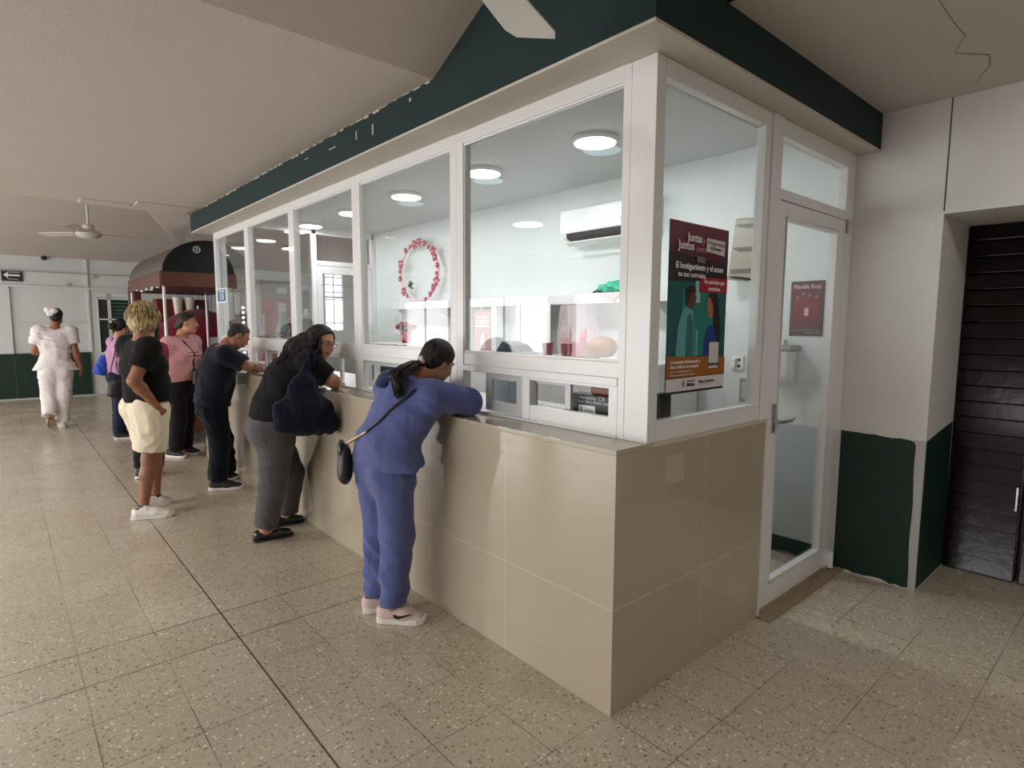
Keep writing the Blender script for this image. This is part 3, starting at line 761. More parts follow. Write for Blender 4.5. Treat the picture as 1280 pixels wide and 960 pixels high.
# worktop behind the hatches
t = thing('worktop', (.5, 3, 1.06), 'white worktop running behind the hatch windows', 'worktop')
G().box(.245, .80, .30, YE-.1, 1.045, 1.078).build('board', M_cab, t, bevel=.004)
for y in (.9, 2.4, 3.9, 5.4): G().box(.26, .78, y-.015, y+.015, 0, 1.045).build('side_panel', M_cab, t)
# wall shelf pieces
def wall_shelf(y0, y1, label):
    s = thing('wall_shelf', (2.14, (y0+y1)/2, 1.73), label, 'shelf', 'white wall shelves')
    G().box(2.05, XB-.001, y0, y1, 1.735, 1.818).build('board', M_cab, s, bevel=.003)
    for y in (y0+.25, y1-.25): G().hexa([(2.07, y-.012, 1.71), (XB-.002, y-.012, 1.62), (XB-.002, y+.012, 1.62), (2.07, y+.012, 1.71)], [(2.07, y-.012, 1.736), (XB-.002, y-.012, 1.736), (XB-.002, y+.012, 1.736), (2.07, y+.012, 1.736)]).build('bracket', M_cab, s)
    return s
wall_shelf(4.0, 5.385, 'white wall shelf with the flower ring standing on it')
wall_shelf(1.05, 3.70, 'long white wall shelf with a green bag lying on it')
# open storage unit below
c = thing('storage_unit', (2.05, 2.3, 0), 'low white storage unit with upright dividers below the long wall shelf', 'cabinet')
G().box(1.72, XB-.015, 1.0, 3.70, .1, 1.255).build('carcass', M_cab, c, bevel=.004)
G().box(1.74, XB-.02, 1.02, 3.53, 0, .1).build('plinth', M_alug, c)
G().box(1.68, XB-.001, .98, 3.72, 1.255, 1.285).build('top', M_cab, c, bevel=.004)
for y, w in ((3.66, .03), (3.24, .055), (2.87, .04)):
    G().box(2.06, XB-.001, y-w/2-.01, y+w/2+.01, 1.285, 1.734).build('divider', M_cab, c, bevel=.002)
for (a, b) in ((1.05, 1.85), (1.9, 2.7), (2.75, 3.5)):
    dd = G().box(1.704, 1.722, a, b, .13, 1.24).build('door', M_cab, c, bevel=.003)
    G().box(1.69, 1.705, b-.06, b-.045, .8, .95).build('handle', M_chrome, dd)
# brown notice board standing in the left compartment
t = thing('framed_notice', (2.1, 3.455, 1.286), 'brownish framed notice standing in the left compartment under the shelf', 'notice')
G().box(2.085, 2.105, 3.31, 3.60, 1.286, 1.715).build('board', mat('rose brown print', srgb(176, 146, 138), .6), t, bevel=.002)
f = G()
for k, (w, z) in enumerate(((.20, 1.62), (.22, 1.585), (.18, 1.56), (.22, 1.53))): f.box(2.082, 2.086, 3.455-w/2, 3.455+w/2, z, z+.014)
f.build('lettering', M_paper, t)
G().ext([(2.082, 3.40, 1.30), (2.082, 3.50, 1.30), (2.082, 3.47, 1.45), (2.082, 3.435, 1.47)], (.004, 0, 0)).build('picture', mat('pale picture', srgb(212, 196, 190), .6), t)
# pinned sheets
def sheet(y, z, w, h, x, label, lines=6, c=M_paper):
    s = thing('paper_sheet', (x, y, z), label, 'paper', 'paper sheets under the long shelf')
    G().box(x, x+.002, y-w/2, y+w/2, z, z+h).build('sheet', c, s)
    f = G()
    for k in range(lines):
        l = w*random.uniform(.3, .75); f.box(x-.0015, x, y+w*.38-l, y+w*.38, z+h*.85-k*h*.11, z+h*.85-k*h*.11+.008)
    f.build('lines', mat('faint grey print', srgb(178, 178, 182), .8), s)
sheet(2.61, 1.30, .40, .45, 2.044, 'large white calendar sheet hanging beside the dividers')
# pink cellophane wrapped basket
t = thing('gift_basket', (1.98, 2.05, 1.285), 'gift wrapped in pinkish clear film under the long shelf', 'gift basket')
f = G(); f.lathe([(.12, 0), (.15, .10), (.145, .12), (.12, .10)], (2.03, 2.06, 1.286), n=24); f.build('basket', mat('pink wicker', srgb(228, 150, 158), .7, 0., .3, 60.), t, smooth='auto')
f = G()
v = []; q = []
for i in range(9):
    for k in range(28):
        a = 2*PI*k/28; s = i/8; r = (.15+.05*s if s < .35 else .168*(1-(s-.35)*.35))*(1+.10*math.sin(a*7+i*.7))
        v.append((2.03+r*math.cos(a)*.8, 2.06+r*1.25*math.sin(a), 1.29+.44*s))
for i in range(8):
    for k in range(28): q.append((i*28+k, i*28+(k+1) % 28, (i+1)*28+(k+1) % 28, (i+1)*28+k))
film = f.add(v, q).build('film', film('pinkish film', (.95, .80, .82)), t, smooth=True)
f = G(); f.ball((2.0, 1.98, 1.40), (.035, .03, .09)); f.ball((2.0, 1.95, 1.47), (.02, .018, .05)); f.build('pink_toy', mat('pink plush', srgb(226, 110, 130), .9), t, smooth=True)
f = G(); f.ball((2.0, 2.17, 1.46), (.045, .06, .09)); f.build('snack_bag', mat('grey pink packet', srgb(186, 160, 160), .5), t, smooth=True)
# loaf shaped tan bag
t = thing('tan_bag', (1.93, 1.70, 1.285), 'rounded tan bag lying on the storage unit near the corner', 'bag')
f = G(); f.ball((1.92, 1.69, 1.378), (.10, .135, .09), 22, 14); f.build('body', mat('tan vinyl', srgb(168, 126, 88), .45, 0., .1), t, smooth=True)
G().box(1.85, 1.90, 1.45, 1.66, 1.286, 1.30).build('tray', M_paper, t)
# two dark red cups
for k, (y) in enumerate((2.17, 1.95)):
    o = G().lathe([(.032, 0), (.045, .05), (.05, .10), (.047, .115), (.04, .10)], (1.78, y, 1.286), n=22).build('lidded_pot', mat('dark red pot', srgb(120, 40, 52), .35), None, smooth='auto')
    base_origin(o, (1.78, y, 1.286)); tag(o, ['small dark red pot in front of the snack packet', 'small dark red pot in front of the pink toy'][k], 'pot', 'dark red pots')
# printer and piles of paper behind the second window
t = thing('printer', (.46, 1.16, 1.078), 'low grey office printer beside the piled papers behind the second hatch window', 'printer')
G().box(.40, .62, 1.08, 1.26, 1.079, 1.40).build('case', mat('grey plastic case', srgb(168, 178, 184), .4), t, bevel=.012)
G().hexa([(.42, 1.09, 1.40), (.60, 1.09, 1.40), (.60, 1.23, 1.40), (.42, 1.23, 1.40)], [(.45, 1.12, 1.44), (.58, 1.12, 1.44), (.58, 1.21, 1.46), (.45, 1.21, 1.46)]).build('lid', mat('dark grey lid', srgb(70, 76, 82), .4), t, bevel=.006)
def pile(x, y, z, w, d, n, label):
    s = thing('paper_pile', (x, y, z), label, 'paper pile', 'paper piles on the worktop'); f = G()
    for k in range(n):
        a = random.uniform(-.02, .02); b = random.uniform(-.02, .02)
        f.box(x-d/2+a, x+d/2+a, y-w/2+b, y+w/2+b, z+.0005+k*.006, z+.0058+k*.006)
    f.build('sheets', M_paper, s)
pile(.50, .86, 1.078, .30, .22, 5, 'pile of white papers on the worktop behind the sliding hatch')
pile(.44, .605, 1.078, .13, .20, 8, 'pile of white papers left of the black file box')
pile(.55, .95+1.0, 1.078, .3, .22, 6, 'pile of white papers behind the second pair of hatches')
# black file box with white lettering
t = thing('file_box', (.31, .40, 1.078), 'black box with white lettering behind the hatch next to the corner', 'box')
G().box(.285, .36, .265, .512, 1.079, 1.236).build('case', mat('black card', (.012, .013, .015), .45), t, bevel=.003)
M_chalk = mat('white marker', srgb(214, 220, 222), .7)
text('lettering', 'Asistencia  C.E.', .025, (.2843, .372, 1.222), (0, -1, 0), (0, 0, 1), M_chalk, t)
text('lettering', 'No.C 8012 SINDE 0430', .0185, (.2843, .365, 1.201), (0, -1, 0), (0, 0, 1), M_chalk, t)
G().box(.283, .2855, .352, .452, 1.150, 1.186).build('sticker', M_paper, t)
G().box(.2825, .2835, .432, .442, 1.155, 1.180).box(.2825, .2835, .365, .415, 1.165, 1.168).box(.2825, .2835, .365, .415, 1.158, 1.161).build('print', mat('grey print', (.2, .2, .2), .8), t)
t = thing('leather_case', (.45, .33, 1.236), 'reddish brown case lying on top of the black lettered box', 'case')
G().box(.29, .355, .25, .39, 1.2365, 1.285).build('body', mat('red brown leather', srgb(116, 54, 44), .4), t, bevel=.012)
G().cyl((.292, .27, 1.268), (.292, .36, 1.272), .004, 8).build('zip', M_chrome, t)
# second black notice behind hatch two
t = thing('notice_board', (.30, 2.1, 1.079), 'black notice with white writing behind the hatch beside the blue sweatshirt', 'notice')
G().box(.275, .30, 1.80, 2.33, 1.079, 1.262).build('board', mat('black card', (.012, .013, .015), .45), t, bevel=.003)
text('lettering', 'Aquí recibe', .05, (.2735, 2.13, 1.21), (0, -1, 0), (0, 0, 1), M_chalk, t)
text('lettering', 'SUS CITAS', .045, (.2735, 2.13, 1.155), (0, -1, 0), (0, 0, 1), M_chalk, t)
G().box(.272, .276, 2.25, 2.31, 1.10, 1.22).build('brown_label', mat('ochre label', srgb(120, 92, 50), .7), t)
# monitor seen from behind at the side window
t = thing('monitor', (.38, .13, 1.05), 'black back of a flat monitor at the bottom of the side window', 'monitor')
G().box(.27, .485, .085, .11, 1.095, 1.262).build('screen_back', mat('matt black plastic', (.008, .008, .009), .5), t, bevel=.006)
G().box(.36, .39, .11, .14, 1.02, 1.18).build('stand', M_black, t)
G().box(.30, .46, .07, .22, 1.0, 1.02).build('foot', M_black, t, bevel=.004)
t2 = thing('side_worktop', (.6, .25, 0), 'white side worktop below the side window', 'worktop')
G().box(.245, 1.12, .05, .298, .97, 1.0).build('board', M_cab, t2, bevel=.003)
for x in (.27, 1.09): G().box(x-.015, x+.015, .06, .29, 0, .97).build('side_panel', M_cab, t2)
# roses in a pink pot
t = thing('rose_pot', (.62, 2.55, 1.4), 'red roses in a pink gift pot standing on a white box behind the glass', 'flower pot')
X, Y = .70, 2.68
f = G(); f.lathe([(.034, 0), (.045, .085), (.047, .09), (.038, .085)], (X, Y, 1.405), n=20); f.build('pot', mat('pink foil pot', srgb(170, 34, 70), .3), t, smooth='auto')
G().box(X-.045, X-.035, Y-.015, Y+.02, 1.43, 1.47).build('bow', mat('pale pink bow', srgb(240, 190, 200), .5), t, bevel=.003)
for k in range(7):
    a = k*2.4; r = .028*math.sqrt(k+.3)
    rs = G(); rs.ball((X+r*math.cos(a)*.8, Y+r*math.sin(a)*1.3, 1.54+.012*math.cos(k*1.7)), (.024, .024, .022), 12, 8)
    for j in range(3): rs.ball((X+r*math.cos(a)*.8+.012*math.cos(j*2.1), Y+r*math.sin(a)*1.3+.012*math.sin(j*2.1), 1.535+.012*math.cos(k*1.7)), (.017, .017, .016), 8, 6)
    b = rs.build('rose', mat('deep red petals', srgb(120, 8, 18), .7, 0., .3, 80.), t, smooth=True)
f = G()
for k in range(7):
    a = k*.9; f.tube([(X, Y, 1.48), (X+.02*math.cos(a), Y+.03*math.sin(a), 1.51), (X+.06*math.cos(a), Y+.07*math.sin(a), 1.50)], [.003, .012, .001], 6)
f.build('leaves', mat('dark leaf green', srgb(40, 64, 48), .5), t, smooth=True)
t = thing('white_box', (.72, 2.60, 1.078), 'white cardboard box under the rose pot', 'box')
G().box(.52, .86, 2.25, 2.92, 1.079, 1.39).build('carton', M_paper, t, bevel=.004)
G().box(.515, .865, 2.245, 2.925, 1.385, 1.404).build('lid', M_paper, t, bevel=.004)
# flower ring on the wall shelf
t = thing('flower_ring', (2.15, 4.6, 1.815), 'oval ring of crimson paper flowers leaning on the wall above the shelf', 'wreath')
cy_, cz_, ry_, rz_ = 4.78, 2.18, .42, .350
XR = 2.15
f = G(); f.tube([(XR, cy_+ry_*math.cos(a), cz_+rz_*math.sin(a)) for a in [2*PI*k/60 for k in range(61)]], .012, 8, cap=False)
f.build('hoop', M_pinkp, t, smooth=True)
for k in range(24):
    a = 2*PI*k/24+.1
    if -1.95 < math.atan2(math.sin(a), math.cos(a)) < -1.15: continue
    if k in (2, 22): continue
    c0 = Vector((XR-.02, cy_+(ry_+.012*math.sin(k*3))*math.cos(a), cz_+(rz_+.012*math.cos(k*2))*math.sin(a)))
    fl = G(); r = .014+.008*((k*7) % 4)
    for j in range(5):
        b = 2*PI*j/5+k
        fl.ball((c0.x-.004*(j % 2), c0.y+r*math.cos(b)*(1+.4*math.sin(k+j)), c0.z+r*math.sin(b)), (.010, .010+r*.42, .008+r*.36), 8, 5)
    fo = fl.build('flower', M_flower, t, smooth=True)
    G().ball((c0.x-.012, c0.y, c0.z), (.007, .010, .010), 8, 5).build('flower_centre', M_pinkp, fo, smooth=True)
f = G()
for k, (a, l) in enumerate(((2.6, .10), (2.1, .09), (1.5, .08), (3.4, .09), (.6, .06))):
    p = Vector((XR-.02, cy_+.18, cz_-.17)); d = Vector((0, math.cos(a), math.sin(a)))
    f.tube([p, p+d*l*.5, p+d*l], [.004, .014, .002], 6)
f.build('leaves', mat('dark leaf green', srgb(40, 64, 48), .5), t, smooth=True)
# air conditioner
ac = thing('air_conditioner', (2.13, 1.75, 2.26), 'white split air conditioner high on the booth back wall', 'air conditioner')
ya, yb = 1.36, 2.285
prof = [(XB+.001, 2.545), (2.06, 2.552), (2.03, 2.535), (2.022, 2.42), (2.03, 2.35), (2.055, 2.315), (2.09, 2.29), (2.16, 2.255), (XB+.001, 2.245)]
G().ext([(x, ya, z) for x, z in prof], (0, yb-ya, 0)).build('case', mat('white glossy plastic', srgb(234, 240, 242), .22, 0., .01, coat=.3), ac, bevel=.008)
sl = [(2.058, 2.309), (2.052, 2.345), (2.11, 2.345), (2.11, 2.28)]
G().hexa([(2.040, ya+.05, 2.300), (2.12, ya+.05, 2.262), (2.12, yb-.07, 2.262), (2.040, yb-.07, 2.300)], [(2.030, ya+.05, 2.340), (2.10, ya+.05, 2.30), (2.10, yb-.07, 2.30), (2.030, yb-.07, 2.340)]).build('air_slot', M_dark, ac)
G().hexa([(2.036, ya+.04, 2.262), (2.10, ya+.04, 2.236), (2.10, yb-.05, 2.236), (2.036, yb-.05, 2.262)], [(2.036, ya+.04, 2.270), (2.10, ya+.04, 2.243), (2.10, yb-.05, 2.243), (2.036, yb-.05, 2.270)]).build('flap', M_white, ac, bevel=.002)
G().box(2.017, 2.022, ya+.02, ya+.55, 2.485, 2.492).build('trim_line', M_chrome, ac)
# green bag on the shelf
t = thing('plastic_bag', (2.13, 1.70, 1.818), 'crumpled turquoise green plastic bag on the long wall shelf', 'bag')
n = 26; v = []; q = []
for i in range(n+1):
    for k in range(n*2):
        a = PI*i/n; b = PI*k/n
        w = 1+.12*math.sin(5*b+3*a)+.10*math.sin(9*b-4*a+1)+.05*math.sin(17*b+11*a)
        v.append((2.138+.078*math.sin(a)*math.cos(b)*w, 1.70+.20*math.sin(a)*math.sin(b)*w, max(1.8185, 1.861-.052*math.cos(a)*w)))
for i in range(n):
    for k in range(n*2): q.append((i*n*2+k, i*n*2+(k+1) % (n*2), (i+1)*n*2+(k+1) % (n*2), (i+1)*n*2+k))
obj('film', v, q, mat('turquoise plastic film', srgb(52, 190, 158), .3, 0., .2, 20.), t, smooth=True)
G().tube([(2.065, 1.92, 1.829), (2.062, 1.88, 1.838), (2.06, 1.83, 1.829)], .010, 8).build('dark_strap', mat('dark strap', (.03, .03, .03), .6), t, smooth=True)
G().hexa([(2.043, 1.60, 1.822), (2.040, 1.88, 1.822), (2.040, 1.80, 1.77), (2.040, 1.68, 1.75)], [(2.048, 1.60, 1.822), (2.048, 1.88, 1.822), (2.048, 1.80, 1.77), (2.048, 1.68, 1.75)]).build('cloth_corner', mat('grey pink cloth', srgb(190, 176, 172), .8), t)
# wall file rack, socket, switch, poster, dispenser on the back wall seen through the side glass
t = thing('file_rack', (2.18, .63, 1.86), 'greige wall file rack with three dark ledges inside the side window', 'file rack')
M_rack = mat('greige plastic', srgb(158, 154, 138), .4); M_rackd = mat('dark greige ledge', srgb(104, 102, 88), .5)
G().hexa([(2.12, .555, 1.87), (2.12, .745, 1.90), (2.232, .745, 1.90), (2.232, .555, 1.87)], [(2.19, .565, 2.285), (2.19, .738, 2.30), (2.232, .738, 2.30), (2.232, .565, 2.285)]).build('body', M_rack, t, bevel=.01)
for z, x in ((2.235, 2.178), (2.075, 2.150), (1.925, 2.122)):
    G().hexa([(x, .585, z-.016), (x, .725, z-.012), (x+.02, .725, z-.012), (x+.02, .585, z-.016)], [(x+.004, .585, z+.016), (x+.004, .725, z+.02), (x+.024, .725, z+.02), (x+.024, .585, z+.016)]).build('ledge', M_rackd, t)
G().hexa([(2.10, .60, 1.852), (2.09, .80, 1.880), (2.2, .75, 1.90), (2.2, .60, 1.87)], [(2.10, .60, 1.858), (2.09, .80, 1.886), (2.2, .75, 1.906), (2.2, .60, 1.876)]).build('lower_lip', M_rack, t)
def plate(y, z, w, h, label, m, holes):
    s = thing('wall_socket' if holes else 'wall_switch', (XB, y, z), label, 'socket' if holes else 'switch')
    G().box(XB-.010, XB+.001, y-w/2, y+w/2, z-h/2, z+h/2).build('plate', m, s, bevel=.003)
    if holes:
        for k in (-1, 1): G().cyl((XB-.012, y-.012, z+k*.022), (XB-.009, y-.012, z+k*.022), .011, 12).build('outlet', M_black, s)
        G().box(XB-.035, XB-.009, y+.005, y+.04, z-.03, z+.03).build('plug', M_white, s, bevel=.004)
    else: G().box(XB-.013, XB-.009, y-w*.25, y+w*.25, z-h*.35, z+h*.35).build('rocker', M_alug, s)
plate(.695, 1.29, .09, .10, 'white wall socket with a plug, seen through the side window', M_white, True)
plate(.635, 1.10, .075, .165, 'grey wall switch plate low behind the side window', mat('grey plate', srgb(150, 154, 154), .4, .3), False)
t = thing('wall_poster', (XB, .24, 1.66), 'maroon poster of four figures on the wall behind the glass door', 'poster')
M_pm = mat('maroon poster print', srgb(92, 34, 46), .5, 0., .2, 10.); M_pf = mat('poster border', srgb(58, 46, 50), .5)
G().box(XB-.006, XB+.001, .135, .345, 1.49, 1.845).build('sheet', M_pf, t)
G().box(XB-.0075, XB-.005, .143, .337, 1.54, 1.836).build('print', M_pm, t)
text('lettering', 'Planilla Roja', .036, (XB-.008, .24, 1.808), (0, -1, 0), (0, 0, 1), mat('pale lettering', srgb(206, 190, 192), .6), t, bold=.0006)
for k, y in enumerate((.30, .264, .225, .182)):
    fg = G(); z = 1.70+.012*((k*5) % 3)
    fg.ext([(XB-.0085, y-.020, 1.60), (XB-.0085, y+.020, 1.60), (XB-.0085, y+.018, z+.02), (XB-.0085, y+.007, z+.03), (XB-.0085, y-.007, z+.03), (XB-.0085, y-.018, z+.02)], (.0012, 0, 0))
    fg.build('figure', mat('red figure print', srgb(128, 36, 48), .6), t)
    G().cyl((XB-.0087, y, z+.04), (XB-.0075, y, z+.04), .010, 12).build('figure_head', mat('pale print', srgb(166, 120, 116), .6), t)
G().box(XB-.0095, XB-.008, .226, .252, 1.622, 1.672).build('pale_tag', mat('pale tag print', srgb(190, 180, 180), .6), t)
G().box(XB-.0085, XB-.006, .15, .33, 1.525, 1.529).box(XB-.0085, XB-.006, .15, .25, 1.508, 1.513).build('rule', mat('pale rule', srgb(150, 140, 142), .6), t)
t = thing('soap_dispenser', (2.18, .36, 1.2), 'white towel and soap dispenser under the maroon poster behind the glass door', 'dispenser')
G().box(2.09, XB+.001, .265, .46, 1.395, 1.43).build('shelf', mat('grey shelf', srgb(140, 148, 152), .4), t, bevel=.006)
f = G(); f.hexa([(2.14, .29, 1.20), (2.14, .44, 1.20), (XB, .44, 1.16), (XB, .29, 1.16)], [(2.10, .28, 1.395), (2.10, .45, 1.395), (XB, .45, 1.395), (XB, .28, 1.395)]); f.build('case', mat('translucent white plastic', srgb(222, 232, 230), .3), t, bevel=.02)
G().cyl((2.10, .385, 1.265), (2.075, .385, 1.262), .026, 18).build('push_button', M_white, t, smooth='auto', bevel=.004)
G().ext([(2.098, .40, 1.34), (2.098, .37, 1.34), (2.098, .385, 1.365)], (.006, 0, 0)).build('mark', mat('grey mark', (.3, .3, .3), .6), t)
G().box(2.12, 2.18, .33, .40, 1.4305, 1.465).build('small_box', M_paper, t, bevel=.003)

# ------------------------------------------------------------------ poster on the side window
ps = thing('window_poster', (.565, .0, 1.27), 'tall maroon and teal poster of a doctor and a woman on the side window', 'poster')
PX0, PX1, PZ0, PZ1 = .330, .797, 1.265, 1.984; PY = .018
def pp(u, v, k=0): return (PX0+(PX1-PX0)*u, PY-.0006*k, PZ1-(PZ1-PZ0)*v)
def pq(name, pts, col, k, rough=.35):
    return G().ext([pp(u, v, k) for u, v in pts], (0, .0012, 0)).build(name, mat('poster ink %02x%02x%02x' % col, srgb(*col), rough, 0., .06, 12.), ps)
def rc(a, b, c, d): return [(a, b), (c, b), (c, d), (a, d)]
pq('sheet', rc(0, 0, 1, 1), (34, 20, 28), 0)
pq('maroon_band', [(0, 0), (1, 0), (1, .205), (0, .165)], (104, 18, 48), 1)
pq('maroon_band', [(0, .13), (1, .17), (1, .215), (0, .175)], (82, 16, 40), 2)
pq('teal_field', [(0, .345), (1, .33), (1, .80), (0, .78)], (16, 88, 88), 1)
pq('teal_field', [(.22, .38), (.86, .40), (.80, .78), (.25, .78)], (30, 122, 118), 2)
pq('window_light', rc(.44, .33, .52, .46), (150, 196, 192), 3); pq('window_light', rc(.47, .62, .50, .78), (110, 176, 176), 3)
pq('doctor_coat', [(.14, .78), (.17, .60), (.24, .50), (.33, .475), (.41, .52), (.44, .62), (.45, .78)], (92, 162, 166), 4)
pq('doctor_coat_shade', [(.30, .78), (.31, .55), (.36, .52), (.42, .58), (.43, .78)], (44, 108, 118), 5)
pq('doctor_head', [(.30, .485), (.29, .43), (.31, .395), (.38, .385), (.43, .41), (.455, .435), (.44, .45), (.44, .475), (.40, .49), (.36, .50)], (92, 52, 40), 6)
pq('doctor_hair', [(.28, .46), (.27, .41), (.29, .375), (.36, .358), (.43, .375), (.44, .40), (.36, .405), (.34, .44), (.31, .47)], (24, 16, 16), 7)
pq('woman_dress', [(.60, .80), (.62, .68), (.68, .60), (.78, .585), (.86, .64), (.90, .80)], (28, 54, 128), 4)
pq('woman_face', [(.64, .46), (.66, .42), (.72, .40), (.78, .43), (.78, .50), (.74, .55), (.68, .545), (.655, .515), (.635, .49)], (168, 104, 84), 5)
pq('woman_hair', [(.655, .425), (.70, .385), (.78, .385), (.84, .42), (.87, .52), (.90, .62), (.90, .70), (.84, .70), (.80, .62), (.76, .55), (.75, .47), (.70, .425)], (20, 12, 16), 6)
pq('ochre_band', [(0, .775), (1, .795), (1, .905), (0, .91)], (158, 94, 30), 8)
pq('white_footer', [(0, .905), (1, .90), (1, .985), (0, .985)], (214, 208, 210), 8)
pq('red_box', rc(.50, .305, .99, .395), (164, 22, 48), 8)
pq('blotted_patch', [(.59, .07), (.92, .075), (.92, .165), (.59, .15)], (206, 202, 200), 8)
pq('scribble', [(.61, .09), (.90, .095), (.90, .11), (.61, .10)], (120, 116, 116), 9)
pq('scribble', [(.64, .12), (.86, .125), (.84, .14), (.66, .132)], (96, 92, 92), 9)
pq('scribble', [(.70, .105), (.74, .105), (.70, .145), (.67, .145)], (150, 146, 146), 10)
pq('grey_seal', [(.43, .185), (.58, .19), (.57, .225), (.44, .22)], (116, 106, 108), 8)
pq('white_tag', rc(.70, .70, .87, .862), (210, 206, 206), 9)
pq('emblem', [(.25, .93), (.28, .92), (.30, .935), (.30, .955), (.275, .968), (.25, .955)], (150, 144, 146), 9)
M_pw = mat('white poster ink', srgb(236, 232, 232), .4); M_pk = mat('dark poster ink', srgb(60, 50, 54), .4); M_pp = mat('pink poster ink', srgb(196, 150, 162), .4)
def pt(s, u, v, size, m=None, al='CENTER', bold=0., sx=1.): text('lettering', s, size, pp(u, v, 12), (1, 0, -.0), (0, 0, 1), m or M_pw, ps, al, .0003, bold=bold, sx=sx)
pt('Juntas', .50, .085, .050, None, 'RIGHT', .0010, .92); pt('y', .535, .09, .046, M_pp)
pt('Juntos', .37, .135, .050, None, 'RIGHT', .0010, .92); pt('contra', .40, .145, .036, M_pp, 'LEFT', 0, .9)
pt('El hostigamiento y el acoso', .49, .252, .036, None, 'CENTER', .0009, .96)
pt('no son normales.', .36, .300, .031, None, 'CENTER', .0006)
pt('No permitas que', .745, .332, .025, None, 'CENTER', .0006); pt('continúen', .745, .372, .025, None, 'CENTER', .0006)
pt('La Secretaría Anticorrupción y', .05, .812, .0185, None, 'LEFT', .0005); pt('Buen Gobierno te acompaña', .05, .84, .0185, None, 'LEFT', .0005)
pt('Conoce más: www.gob.mx/buengobierno', .05, .868, .010, None, 'LEFT'); pt('Denuncia en: denuncia@buengobierno.gob.mx', .05, .888, .010, None, 'LEFT')
pt('DENUNCIA', .785, .84, .018, M_pk, 'CENTER', .0006)
pt('GOBIERNO DE', .33, .930, .010, M_pk, 'LEFT'); pt('México', .33, .952, .021, M_pk, 'LEFT', .0006)
pt('Buen Gobierno', .53, .940, .021, M_pk, 'LEFT', .0003); pq('footer_rule', rc(.53, .957, .72, .959), (120, 114, 116), 9)

# sticker on the far frame of the booth
t = thing('window_sticker', (.189, 5.76, 1.86), 'blue sticker with the number 15 on the far end frame of the booth', 'sticker')
G().box(.184, .1872, 5.60, 5.98, 1.785, 1.945).build('plate', M_paper, t)
G().box(.183, .1845, 5.63, 5.95, 1.797, 1.933).build('blue_field', mat('blue sticker ink', srgb(44, 92, 140), .4), t)
text('lettering', 'Ventanilla', .052, (.1825, 5.79, 1.915), (0, -1, 0), (0, 0, 1), M_pw, t, sx=1.15)
text('lettering', '15', .10, (.1825, 5.79, 1.850), (0, -1, 0), (0, 0, 1), M_pw, t, bold=.002, sx=1.8)
